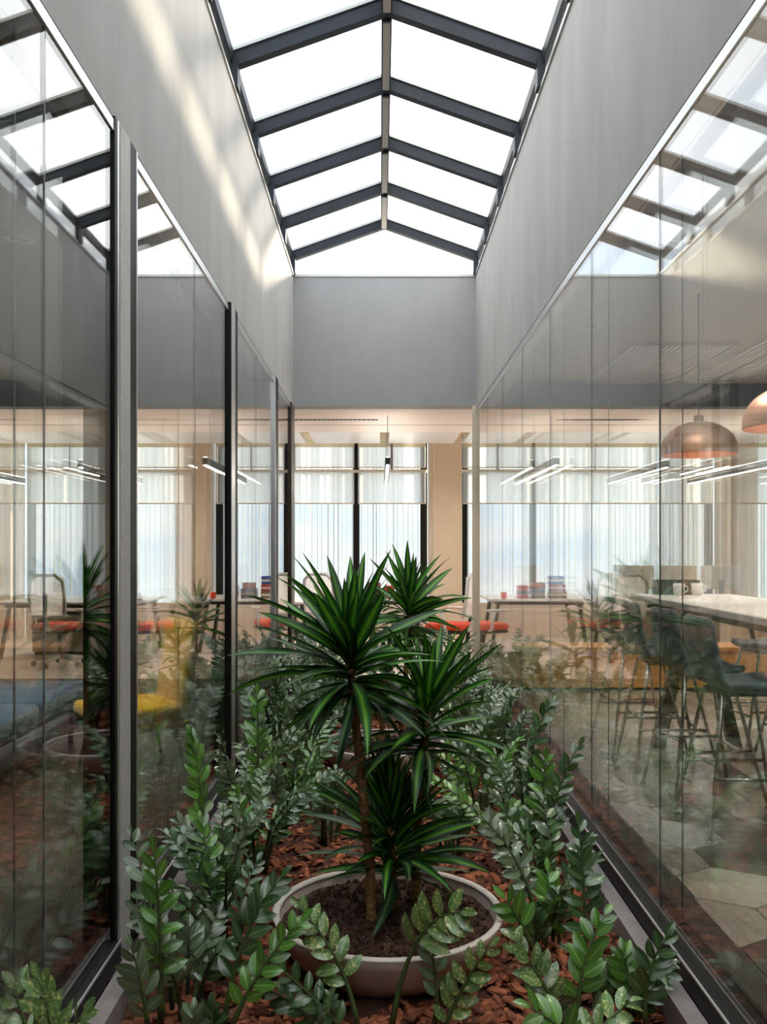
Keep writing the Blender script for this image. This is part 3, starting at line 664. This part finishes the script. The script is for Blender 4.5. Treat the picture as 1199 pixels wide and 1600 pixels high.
def phone(x, y, rz, label):
    t = thing('desk_phone', (x, y, .745), label, 'telephone', R(rz), 'desk telephones')
    part('body', MB().rbox(-.1, -.09, .0, .1, .09, .035, .008, 1, Matrix.Rotation(R(14), 4, 'X') @ Matrix.Translation((0, 0, .025))), 'black_plastic', t)
    part('stand', BX(-.08, .0, 0, .08, .08, .03), 'black_plastic', t)
    part('handset', MB().tube([(-.075, -.08, .045), (-.075, -.05, .075), (-.075, .04, .095), (-.075, .08, .085)], [.022, .014, .014, .022], 8), 'black_plastic', t, True)
phone(-2.25, 11.75, 40, 'black desk telephone beside the left column')
phone(1.36, 11.85, -20, 'black desk telephone behind the right end post')
phone(3.05 + .25, 11.8, 15, 'black desk telephone on the desk behind the copper pendant')
def clutter(name, x0, y0, z0, dx, dy, dz, mat, label, cat, rz=0, lid=None):
    t = thing(name, (x0, y0, z0), label, cat, R(rz))
    part('body', MB().rbox(-dx / 2, -dy / 2, 0, dx / 2, dy / 2, dz, min(dx, dy, dz) * .08, 1), mat, t)
    part('band', BX(-dx / 2 - .001, -dy / 2 - .001, dz * .35, dx / 2 + .001, dy / 2 + .001, dz * .6), lid or 'white_paint', t)
clutter('document_box', -0.37, 12.50, .745, .24, .2, .10, 'brown_print', 'brown document box at the left of the cluttered desk', 'box')
clutter('document_box', -0.37, 12.50, .845, .22, .18, .09, 'red_print', 'red box stacked on the brown box of the cluttered desk', 'box', 6)
clutter('document_box', -0.35, 12.52, .935, .2, .16, .12, 'blue_print', 'blue and white box on top of the clutter stack', 'box', -5)
clutter('document_box', -0.09, 12.45, .745, .2, .2, .14, 'black_plastic', 'black box on the cluttered desk beside the red box', 'box', 8, 'brown_print')
clutter('document_box', -0.09, 12.45, .885, .18, .16, .08, 'brown_print', 'brown flat box stacked on the black box', 'box', -8, 'red_print')
clutter('document_box', 0.13, 12.40, .745, .14, .2, .18, 'red_print', 'red box at the right end of the cluttered desk', 'box', 0, 'black_plastic')
clutter('water_pack', -3.02 + .02, 11.1, 0, .2, .2, .82, 'white_paint', 'tall white package with blue print behind the yellow chair', 'package', 0, 'blue_print')
clutter('pen_box', 1.52, 11.72, .745, .08, .08, .09, 'brown_print', 'small brown pen box with teal top behind the right end post', 'box', 0, 'teal_print')
clutter('laptop_box', 2.45, 11.95, .745, .5, .35, .10, 'monitor_back', 'flat pale box on the desk behind the right glass joint', 'box')
lathe_thing('mug', cup, 'red_cloth', (.40, 12.35, .745), 'red mug on the middle desk behind the dracaena crown', 'mug')
def task_chair(x, y, rz, label):
    t = thing('task_chair', (x, y, 0), label, 'office chair', R(rz), 'office chairs with red seats')
    part('seat', MB().rbox(-.25, -.24, .45, .25, .25, .53, .035, 3), 'red_cloth', t, True)
    part('seat_pan', MB().rbox(-.24, -.23, .41, .24, .24, .45, .015, 1), 'black_plastic', t)
    part('back_frame', MB().tube([(-.21, .25, .62), (-.23, .30, .85), (-.21, .31, 1.05), (-.12, .315, 1.12), (.12, .315, 1.12), (.21, .31, 1.05), (.23, .30, .85), (.21, .25, .62), (-.21, .25, .62)], .022, 8), 'white_paint', t, True)
    part('back_mesh', BX(-.21, .285, .64, .21, .295, 1.10), 'blind_cloth', t)
    part('spine', MB().tube([(0, .12, .42), (0, .27, .46), (0, .33, .62), (0, .315, .9)], [.03, .03, .025, .02], 8), 'white_paint', t, True)
    for s in (-1, 1):
        a = part('arm', MB().tube([(.2 * s, .05, .44), (.29 * s, .05, .46), (.31 * s, .04, .60), (.30 * s, .0, .68)], .018, 8), 'white_paint', t, True)
        part('arm_pad', MB().rbox(.27 * s - (.0 if s > 0 else .06), -.14, .68, .27 * s + (.06 if s > 0 else .0), .12, .71, .01, 1), 'white_paint', a)
    part('gas_column', MB().tube([(0, 0, .10), (0, 0, .41)], [.035, .025], 10), 'black_plastic', t, True)
    for k in range(5):
        a = k * 2 * math.pi / 5 + .3; e = Vector((.31 * math.cos(a), .31 * math.sin(a), .075))
        l = part('star_leg', MB().tube([(0, 0, .12), e], [.03, .018], 8), 'white_paint', t, True)
        part('caster', MB().tube([e + Vector((-.02 * math.sin(a), .02 * math.cos(a), -.045)), e + Vector((.02 * math.sin(a), -.02 * math.cos(a), -.045))], .03, 12), 'black_plastic', l, True)
task_chair(.86, 10.95, -115, 'white office chair with a red seat beside the centre column')
task_chair(-.62, 11.4, 150, 'white office chair with a red seat behind the dracaena crown')
task_chair(-3.95, 10.95, 170, 'white office chair with a red seat beyond the yellow chair')
task_chair(2.9, 10.9, -160, 'white office chair with a red seat seen through the right glass')

# ------------------------------------------------------------------ bark mulch
rb = random.Random(11)
def chip_mb(rr, sc=1.0):
    n = rr.choice([5, 6]); m = MB(); L, W, H = rr.uniform(.028, .055) * sc, rr.uniform(.014, .026) * sc, rr.uniform(.005, .011) * sc
    lo, hi = [], []
    for k in range(n):
        a = 2 * math.pi * k / n + rr.uniform(-.25, .25); r = rr.uniform(.75, 1.1)
        lo.append((L * r * math.cos(a), W * r * math.sin(a), rr.uniform(-.3, 0) * H))
        hi.append((L * r * .86 * math.cos(a + .1), W * r * .8 * math.sin(a + .1), H * rr.uniform(.6, 1.3)))
    m.add(lo + hi, [tuple(range(n - 1, -1, -1)), tuple(range(n, 2 * n))] + [(i, (i + 1) % n, n + (i + 1) % n, n + i) for i in range(n)])
    return m
POTS = [(.03, 3.42, .435), (.02, 6.35, .435), (.0, 9.0, .435)]
def free(x, y, mg=.0): return all((x - a) ** 2 + (y - b) ** 2 > (r - .05 + mg) ** 2 for a, b, r in POTS)
cm = []
for k in range(9):
    m = chip_mb(rb).mesh('bark_chip'); m.materials.append(MAT['bark']); cm.append(m)
def rpos(y0, y1): return rb.uniform(XL + .11, XR - .11), rb.uniform(y0, y1)
cnt = 0
while cnt < 300:
    x, y = rpos(2.5, 3.35)
    if not free(x, y, .02) or x > .95 or abs(x) < .3 and y > 3.0: continue
    o = bpy.data.objects.new('bark_chip', rb.choice(cm)); COL.objects.link(o)
    o.location = (x, y, ZB + rb.uniform(.004, .03)); o.rotation_euler = (rb.uniform(-.45, .45), rb.uniform(-.45, .45), rb.uniform(0, 6.3)); s = rb.uniform(.75, 1.15); o.scale = (s, s, s)
    tag(o, 'reddish brown bark chip lying among the mulch in the foreground of the bed', 'bark chip', 'bark chips in the foreground'); cnt += 1
mu = MB(); k = 0
while k < 9000:
    y = 1.6 + (9.75 - 1.6) * rb.random() ** 1.35; x = rb.uniform(XL + .10, XR - .10)
    if not free(x, y): k += 1; continue
    c = chip_mb(rb, rb.uniform(.7, 1.15)); M_ = Matrix.Translation((x, y, ZB + rb.uniform(-.004, .018))) @ Euler((rb.uniform(-.5, .5), rb.uniform(-.5, .5), rb.uniform(0, 6.3))).to_matrix().to_4x4()
    mu.add([M_ @ Vector(v) for v in c.v], c.f); k += 1
single('bark_mulch', mu, 'bark', (0, 5, ZB), 'reddish brown bark mulch covering the planting bed between the curbs', 'mulch', kind='stuff', world=True)

# ------------------------------------------------------------------ concrete bowls with soil
PN = ['front', 'middle', 'rear']
for i, (x, y, r) in enumerate(POTS):
    zr_ = CAMZ - 1.385 - ZB; 
    prof = [(.0, .0), (.30, .0), (.335, .015), (.385, .07), (.42, .14), (r + .008, zr_ - .004), (r + .004, zr_), (r - .018, zr_), (r - .022, zr_ - .006), (r - .03, zr_ - .05), (.0, zr_ - .05)]
    t = thing('planter_bowl', (x, y, ZB), '%s of the three round shallow concrete planter bowls' % PN[i], 'planter', group='concrete planter bowls')
    part('bowl', MB().lathe(prof[:6] + [(r - .01, zr_ - .004), (r - .03, zr_ - .05), (r - .05, zr_ - .10)], 72), 'pot_concrete', t, True)
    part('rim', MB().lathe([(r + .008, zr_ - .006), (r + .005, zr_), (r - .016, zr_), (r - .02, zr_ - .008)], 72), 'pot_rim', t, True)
    sm = MB(); n = 60; rings = 14; zs = zr_ - .045
    sm.v.append((0, 0, zs + .02))
    for a in range(1, rings + 1):
        for b in range(n):
            q = 2 * math.pi * b / n; rr = (r - .026) * a / rings
            sm.v.append((rr * math.cos(q), rr * math.sin(q), zs + .025 * (1 - (a / rings) ** 2) + rb.uniform(-.006, .006)))
    for b in range(n): sm.f.append((0, 1 + b, 1 + (b + 1) % n))
    for a in range(rings - 1):
        for b in range(n): sm.f.append((1 + a * n + b, 1 + (a + 1) * n + b, 1 + (a + 1) * n + (b + 1) % n, 1 + a * n + (b + 1) % n))
    so_ = part('soil', sm, 'soil', t, True)
    gm = MB(); gs = MB()
    for k in range(1500 if i == 0 else 200):
        q = rb.uniform(0, 6.28); rr = (r - .04) * math.sqrt(rb.random()); s = rb.uniform(.0012, .0032) if k % 3 == 1 else rb.uniform(.004, .012)
        g = gm if k % 3 == 1 else gs
        c = Vector((rr * math.cos(q), rr * math.sin(q), zs + .027 * (1 - (rr / r) ** 2) + s * .4))
        g.add([c + Vector(d) * s for d in ((1, 0, 0), (-1, 0, 0), (0, 1, 0), (0, -1, 0), (0, 0, 1), (0, 0, -1))], [(0, 2, 4), (2, 1, 4), (1, 3, 4), (3, 0, 4), (2, 0, 5), (1, 2, 5), (3, 1, 5), (0, 3, 5)])
    tag(part('perlite_grains', gm, 'perlite', so_), kind='stuff'); tag(part('soil_lumps', gs, 'soil', so_), kind='stuff')

# ------------------------------------------------------------------ leaves
def blade(wprof, ns, fold, bend, wave=0, name='leaf', twist=0):
    """leaf along +Y of length 1, width profile wprof(t), V fold, downward bend (radians in all)"""
    m = MB(); m.uv = []; p = Vector((0, 0, 0)); a = 0
    for i in range(ns + 1):
        t = i / ns; hw = wprof(t); tw = twist * t
        if i: a = -bend * (t ** 1.1); p = p + Vector((0, math.cos(a), math.sin(a))) / ns
        up = Vector((0, -math.sin(a), math.cos(a)))
        for q in (-1, -.5, 0, .5, 1):
            sx = Vector((math.cos(tw), 0, 0)) + up * math.sin(tw)
            m.v.append(p + sx * (q * hw) + up * (abs(q) * hw * fold + wave * math.sin(t * 9 + q) * hw)); m.uv.append((q / 2 + .5, t))
    for i in range(ns):
        for j in range(4):
            b = i * 5 + j; m.f.append((b, b + 1, b + 6, b + 5))
    return m
ov = lambda t: .225 * (max(0, math.sin(math.pi * min(1, t ** 1.05))) ** .62) * (1 - .25 * t ** 4) + .004
ZZL = {}
for mt in ('zz_leaf', 'zz_leaf_grey', 'zz_leaf_bright', 'zz_leaf_spotted'):
    ZZL[mt] = []
    for b_, f_ in ((.45, .10), (.9, .2), (.15, .08), (.6, .28)):
        mb = blade(ov, 6, f_, b_, .05); me = mb.mesh('leaf', True); me.materials.append(MAT[mt]); ZZL[mt].append((me, mb))
dw = lambda t: .058 * (.45 + .55 * math.sin(math.pi / 2 * min(1, t / .42))) * (1 - max(0, (t - .42) / .58) ** 1.9) + .0012
DRL = {}
for mt in ('dracaena_leaf', 'dracaena_leaf_old'):
    DRL[mt] = []
    for b_, tw in ((.18, .3), (.38, -.45), (.55, .55), (.8, -.6), (1.1, .5)):
        me = blade(dw, 9, .28, b_, .05, twist=tw).mesh('leaf', True); me.materials.append(MAT[mt]); DRL[mt].append(me)
def frame_mat(p, y, n, s):
    y = y.normalized(); x = y.cross(n).normalized(); z = x.cross(y)
    return Matrix.Translation(p) @ Matrix((x, y, z)).transposed().to_4x4() @ Matrix.Scale(s, 4)
rz_ = random.Random(21)
def bez(a, c, b, t): return a * (1 - t) ** 2 + c * (2 * t * (1 - t)) + b * t * t
def frond(plant, base, ctrl, tip, face, mt, size, individually, acc, start=.3, stemmat='zz_stem', pairs=None, ang=58):
    """one zamioculcas stem (world coordinates) with two ranks of leaflets"""
    L = (ctrl - base).length * .5 + (tip - ctrl).length * .5 + (tip - base).length * .5
    root = plant.location
    pts = [bez(base, ctrl, tip, k / 9) for k in range(10)]
    rad = [.0085 * (1 - .78 * k / 9) * (.7 + .4 * size / .08) for k in range(10)]
    sm = MB().tube([p - root for p in pts], rad, 6)
    if individually: st = part('stem', sm, stemmat, plant, True)
    else: acc[0].add(sm.v, sm.f); st = None
    n = pairs or max(5, int(L * (1 - start) / (size * .48)))
    for k in range(2 * n + 1):
        t = start + (1 - start) * (k / (2 * n)); p = bez(base, ctrl, tip, t)
        T = (bez(base, ctrl, tip, min(1, t + .02)) - bez(base, ctrl, tip, t - .02)).normalized()
        S = T.cross(face).normalized(); Nf = S.cross(T).normalized()
        if Nf.dot(face) < 0: Nf = -Nf
        q = (k / (2 * n)); a = R(ang + rz_.uniform(-15, 15)) * (1 - .35 * q)
        s = size * (.82 + .35 * math.sin(math.pi * min(1, q * .8 + .15))) * rz_.uniform(.88, 1.1) * (1 - .25 * q)
        if k == 2 * n: d = T
        else: d = S * (math.sin(a) * (1 if k % 2 else -1)) + T * math.cos(a)
        d = d + Nf * rz_.uniform(-.1, .55)
        nn = (Nf - d * .3 + Vector((rz_.uniform(-.5, .5), rz_.uniform(-.5, .5), rz_.uniform(0, .5)))).normalized()
        Mx = frame_mat(p - root, d, nn, s)
        me, mb = rz_.choice(ZZL[mt])
        if individually:
            o = bpy.data.objects.new('leaf', me); COL.objects.link(o); o.parent = st; o.matrix_local = Mx
        else:
            A = acc[1]; b = len(A.v); A.v += [tuple(Mx @ Vector(v)) for v in mb.v]; A.uv += mb.uv; A.f += [tuple(b + i for i in f) for f in mb.f]
def zz(x, y, label, nst, h, size=.075, mats=('zz_leaf', 'zz_leaf_grey'), spread=.5, individually=True, lean=(0, 0), group='zamioculcas plants in the bed', custom=None, lo=.42):
    t = thing('zamioculcas_plant', (x, y, ZB), label, 'plant', 0, group)
    acc = [MB(), MB()]; acc[1].uv = []
    base0 = Vector((x, y, ZB))
    a0 = rz_.uniform(0, 6.28)
    for k in range(nst + (3 if nst > 2 else 0)):
        az = a0 + k * 2.4 + rz_.uniform(-.3, .3); hh = h * rz_.uniform(lo, 1.0)
        out = spread * hh * rz_.uniform(.35, 1.0)
        b = base0 + Vector((math.cos(az) * .045, math.sin(az) * .045, -.01))
        tip = base0 + Vector((math.cos(az) * out + lean[0] * hh, math.sin(az) * out + lean[1] * hh, hh))
        tip.x = min(XR - .09, max(XL + .09, tip.x))
        c = b + Vector(((tip.x - b.x) * .18, (tip.y - b.y) * .18, hh * rz_.uniform(.62, .95)))
        f = Vector((-math.cos(az) * .25 + rz_.uniform(-.5, .5), -math.sin(az) * .25 - rz_.uniform(.0, .8), .75))
        frond(t, b, c, tip, f, rz_.choice(mats), size * rz_.uniform(.88, 1.12), individually, acc, rz_.uniform(.22, .42), rz_.choice(('zz_stem', 'zz_stem_dark')))
    for cs in custom or ():
        frond(t, Vector(cs[0]), Vector(cs[1]), Vector(cs[2]), Vector(cs[3]), cs[4], cs[5], individually, acc, cs[6], 'zz_stem', cs[7], cs[8] if len(cs) > 8 else 48)
    if not individually:
        tag(part('stems', acc[0], 'zz_stem_dark', t, True), kind='stuff')
        fo = MB(); fo.v, fo.f, fo.uv = acc[1].v, acc[1].f, acc[1].uv
        tag(part('foliage', fo, mats[0], t, True), kind='stuff')
    return t
# rows along the two curbs, front to back
left_row = [(-.66, 3.02, 4, .34, .078), (-.60, 3.45, 6, .50, .08), (-.70, 3.85, 5, .42, .078), (-.60, 4.30, 6, .50, .075), (-.74, 4.75, 5, .66, .075), (-.52, 5.10, 7, .58, .075), (-.74, 5.5, 7, .66, .075), (-.50, 5.95, 7, .56, .07),
            (-.72, 6.3, 8, .72, .075), (-.55, 6.75, 8, .66, .075), (-.74, 7.15, 8, .74, .075), (-.45, 7.45, 8, .64, .075), (-.70, 7.9, 9, .78, .075), (-.42, 8.25, 8, .66, .075), (-.72, 8.65, 9, .80, .075), (-.62, 9.2, 9, .78, .075), (-.78, 9.6, 8, .74, .075)]
right_row = [(.80, 2.98, 4, .30, .078), (.68, 3.55, 4, .34, .078), (.78, 3.92, 5, .44, .076), (.66, 4.35, 5, .50, .075), (.78, 4.72, 6, .60, .075), (.58, 5.05, 6, .52, .075), (.76, 5.45, 7, .60, .075), (.60, 5.85, 7, .58, .075),
             (.78, 6.25, 8, .66, .075), (.62, 6.75, 8, .62, .075), (.80, 7.15, 8, .68, .075), (.52, 7.5, 8, .60, .075), (.80, 7.95, 9, .70, .075), (.56, 8.35, 8, .64, .075), (.82, 8.75, 9, .72, .075), (.66, 9.2, 9, .70, .075), (.84, 9.6, 8, .68, .075)]
for row, nm in ((left_row, 'left'), (right_row, 'right')):
    for i, (x, y, n, h, s) in enumerate(row):
        near = y < 6.2
        mats = ('zz_leaf', 'zz_leaf_grey', 'zz_leaf', 'zz_leaf_bright') if near and i % 2 else (('zz_leaf', 'zz_leaf_grey') if i % 3 else ('zz_leaf_grey', 'zz_leaf'))
        zz(x, y, '%s glossy green zamioculcas plant from the front along the %s curb' % (ORD[i], nm), n, h, s, mats, 1.05 if y < 4.6 else .8, near)
mid = [(-.28, 4.75, 'before the middle planter bowl on its left', 5, .40), (.36, 4.62, 'before the middle planter bowl on its right', 5, .36), (-.02, 5.35, 'right in front of the middle planter bowl', 4, .34),
       (-.25, 7.35, 'behind the middle planter bowl on its left', 7, .55), (.22, 7.55, 'behind the middle planter bowl on its right', 7, .52), (0, 8.1, 'in front of the rear planter bowl', 7, .50)]
for x, y, nm, n, h in mid:
    zz(x, y, 'low zamioculcas plant ' + nm, n, h, .072, ('zz_leaf', 'zz_leaf_grey'), .6, y < 6)
# hand-placed foreground stems
V3 = lambda *a: Vector(a)
CAMF = V3(0, -.8, .6)
def cs(bx, by, bd, cx, cy, cd, tx, ty, td, mt, size, start, pairs, ang=48, face=CAMF):
    return (P(bx, by, bd), P(cx, cy, cd), P(tx, ty, td), face, mt, size, start, pairs, ang)
zz(.05, 2.86, 'zamioculcas with pale spotted leaves before the front planter bowl', 0, .3, custom=[
    cs(612, 1606, 2.86, 640, 1425, 2.90, 720, 1425, 2.80, 'zz_leaf_spotted', .105, .48, 5, 70, V3(.15, -.9, .5)),
    cs(690, 1620, 2.80, 715, 1545, 2.8, 765, 1480, 2.75, 'zz_leaf_spotted', .082, .15, 6, 52),
    cs(560, 1610, 2.88, 545, 1500, 2.9, 470, 1420, 2.95, 'zz_leaf_spotted', .085, .35, 6, 52),
    cs(680, 1600, 2.9, 690, 1510, 2.92, 660, 1440, 2.94, 'zz_leaf_grey', .07, .25, 5)])
zz(-.20, 2.88, 'dark zamioculcas leaning left before the front planter bowl', 2, .16, custom=[
    cs(560, 1640, 2.85, 500, 1560, 2.85, 420, 1500, 2.85, 'zz_leaf', .07, .2, 7),
    cs(500, 1620, 2.88, 470, 1560, 2.9, 400, 1540, 2.9, 'zz_leaf', .07, .2, 6)])
zz(-.55, 2.72, 'zamioculcas with arching bright stems at the front left of bed', 2, .25, custom=[
    cs(250, 1600, 2.75, 255, 1450, 2.75, 240, 1330, 2.75, 'zz_leaf_bright', .085, .22, 7),
    cs(350, 1600, 2.8, 370, 1450, 2.8, 440, 1370, 2.85, 'zz_leaf', .085, .25, 7),
    cs(360, 1610, 2.7, 400, 1510, 2.7, 470, 1440, 2.75, 'zz_leaf_bright', .08, .2, 7),
    cs(230, 1600, 2.62, 225, 1540, 2.6, 205, 1480, 2.6, 'zz_leaf_grey', .08, .1, 5),
    cs(255, 1590, 2.75, 250, 1440, 2.85, 205, 1305, 3.0, 'zz_leaf_grey', .075, .45, 6)])
zz(-.63, 3.95, 'zamioculcas with one tall upright frond beside the stone post', 2, .3, custom=[
    cs(318, 1330, 4.0, 320, 1240, 4.0, 298, 1150, 4.0, 'zz_leaf_bright', .10, .28, 8, 40, V3(.7, -.6, .3)),
    cs(330, 1390, 3.9, 320, 1330, 3.9, 275, 1310, 3.9, 'zz_leaf', .08, .3, 5)])
zz(-.62, 4.85, 'zamioculcas with a tall broad-leaved stem near the middle mullion', 2, .4, custom=[
    cs(402, 1260, 4.9, 404, 1150, 4.9, 402, 1085, 4.9, 'zz_leaf_bright', .105, .2, 6, 40, V3(.3, -.9, .2))])
zz(-.86, 2.32, 'zamioculcas with large pale spotted leaves at the bottom left corner', 0, .2, custom=[
    cs(60, 1680, 2.32, 50, 1620, 2.32, 20, 1545, 2.36, 'zz_leaf_spotted', .10, .1, 5, 55, V3(.2, -.7, .7)),
    cs(75, 1680, 2.3, 90, 1610, 2.3, 60, 1530, 2.3, 'zz_leaf_spotted', .085, .2, 5, 40, V3(.0, -.7, .7)),
    cs(80, 1680, 2.3, 100, 1620, 2.3, 130, 1585, 2.3, 'zz_leaf_spotted', .09, .2, 4, 50, V3(-.2, -.7, .7))])
zz(.55, 2.80, 'zamioculcas with a spotted upright frond before the bowl on its right', 1, .2, custom=[
    cs(880, 1600, 2.72, 850, 1530, 2.72, 805, 1470, 2.75, 'zz_leaf_spotted', .085, .2, 6, 50),
    cs(905, 1590, 2.78, 900, 1510, 2.8, 945, 1430, 2.85, 'zz_leaf_bright', .085, .2, 6, 48),
    cs(890, 1660, 2.5, 900, 1610, 2.5, 830, 1575, 2.5, 'zz_leaf_bright', .09, .2, 5, 55, V3(0, -.5, .8)),
    cs(890, 1660, 2.55, 930, 1610, 2.55, 985, 1565, 2.6, 'zz_leaf_spotted', .085, .2, 5, 55, V3(0, -.5, .8))])
zz(.84, 2.86, 'zamioculcas with curled leaves against the right curb in front', 1, .22, custom=[
    cs(1010, 1600, 2.8, 1000, 1530, 2.8, 1040, 1465, 2.8, 'zz_leaf', .085, .2, 6, 50),
    cs(1000, 1590, 2.85, 980, 1520, 2.85, 975, 1490, 2.85, 'zz_leaf_bright', .08, .2, 5, 50)])
zz(.58, 3.45, 'zamioculcas with big dark leaves touching the front bowl rim', 1, .3, custom=[
    cs(832, 1480, 3.3, 815, 1440, 3.3, 790, 1405, 3.3, 'zz_leaf_bright', .095, .3, 3, 50),
    cs(850, 1470, 3.4, 820, 1330, 3.45, 745, 1270, 3.5, 'zz_leaf_grey', .08, .35, 8, 60, V3(.2, -.7, .7)),
    cs(915, 1480, 3.2, 915, 1390, 3.2, 905, 1290, 3.25, 'zz_leaf', .085, .15, 8, 55)])
zz(.74, 4.3, 'zamioculcas with tall leaning fronds against the right glass', 2, .45, custom=[
    cs(850, 1370, 4.2, 855, 1250, 4.2, 905, 1165, 4.2, 'zz_leaf', .08, .3, 8),
    cs(850, 1360, 4.3, 848, 1240, 4.3, 852, 1185, 4.3, 'zz_leaf_bright', .10, .3, 5),
    cs(820, 1290, 4.9, 825, 1150, 4.9, 862, 1095, 4.9, 'zz_leaf', .08, .5, 5)])

# ------------------------------------------------------------------ dracaenas
rd = random.Random(5)
def dracaena(bx, by, zb, path, nleaf, lmax, label, group, head=.23, low=-12):
    t = thing('dracaena', (bx, by, zb), label, 'plant', 0, group)
    pts = [Vector(p) - t.location for p in path]
    dense = []
    for i in range(len(pts) - 1):
        for k in range(7): dense.append(pts[i].lerp(pts[i + 1], k / 7))
    dense.append(pts[-1])
    rr = [(.0185 + .0035 * (k % 2) + rd.uniform(-.001, .001)) * (1 - .25 * k / len(dense)) for k in range(len(dense))]
    tr = part('trunk', MB().tube(dense, rr, 10), 'cane', t, True)
    top = pts[-1]; ax = (pts[-1] - pts[-2]).normalized()
    for k in range(nleaf):
        q = k / (nleaf - 1)                                  # 0 oldest and lowest, 1 youngest
        az = k * 2.39996 + rd.uniform(-.45, .45)
        el = R(low + (78 - low) * q ** 1.15 + rd.uniform(-17, 17))
        d = Vector((math.cos(az) * math.cos(el), math.sin(az) * math.cos(el), math.sin(el)))
        p = top - ax * (head * (1 - q)) + ax * .03
        ln = lmax * (.66 + .34 * math.sin(math.pi * min(1, .18 + .72 * q))) * rd.uniform(.72, 1.1)
        b = 0 if q > .92 else rd.choice((0, 1, 1, 2) if q > .6 else ((1, 2, 2, 3) if q > .3 else (2, 3, 3, 4)))
        n = (Vector((0, 0, 1)) - d * d.z)
        if n.length < .2: n = Vector((-math.cos(az), -math.sin(az), .2))
        o = bpy.data.objects.new('leaf', DRL['dracaena_leaf_old' if q < .22 and rd.random() < .6 else 'dracaena_leaf'][b]); COL.objects.link(o); o.parent = tr
        o.matrix_local = frame_mat(p, d, n, ln) @ Matrix.Rotation(rd.uniform(-.7, .7), 4, 'Y')
    return t
zs1 = CAMZ - 1.385 - .03
def dr(px, py, d, path, n, l, lb, g, low=-12): 
    b = P(px, py, d); b.z = zs1 - .02
    return dracaena(b.x, b.y, b.z, [b] + [P(*q) for q in path], n, l, lb, g, low=low)
g1 = 'dracaenas in the front planter bowl'
dr(581, 1440, 3.36, [(578, 1350, 3.36), (563, 1200, 3.38), (552, 1090, 3.38), (546, 1010, 3.36)], 78, .47, 'tallest dracaena of the front bowl, its big crown left of centre', g1)
dr(650, 1400, 3.52, [(652, 1300, 3.50), (660, 1200, 3.48), (668, 1108, 3.46)], 62, .45, 'middle height dracaena of the front bowl, leaning right', g1, -8)
dr(613, 1410, 3.47, [(613, 1370, 3.46), (612, 1290, 3.45)], 90, .42, 'shortest dracaena of the front bowl, crown just above the rim', g1, 20)
g2 = 'dracaenas in the middle planter bowl'
dr(628, 1190, 6.35, [(632, 1100, 6.35), (638, 990, 6.35), (640, 945, 6.35)], 66, .53, 'tall dracaena of the middle bowl, crown right of centre against the window', g2)
dr(596, 1190, 6.45, [(598, 1120, 6.45), (604, 1050, 6.45)], 32, .42, 'lower dracaena of the middle bowl hidden behind the front crown', g2)
dr(560, 1185, 6.4, [(556, 1150, 6.4), (552, 1120, 6.4)], 26, .36, 'shortest dracaena of the middle bowl, behind the left front trunk', g2)
g3 = 'dracaenas in the rear planter bowl'
dr(585, 1080, 9.0, [(585, 1010, 9.0), (583, 960, 9.0)], 36, .48, 'tall dracaena of the rear bowl, mostly hidden by nearer crowns', g3)
dr(610, 1080, 9.05, [(612, 1040, 9.05), (616, 1010, 9.05)], 28, .40, 'lower dracaena of the rear bowl, mostly hidden by nearer crowns', g3)
print('objects', len(bpy.data.objects), 'tiles', ntile)
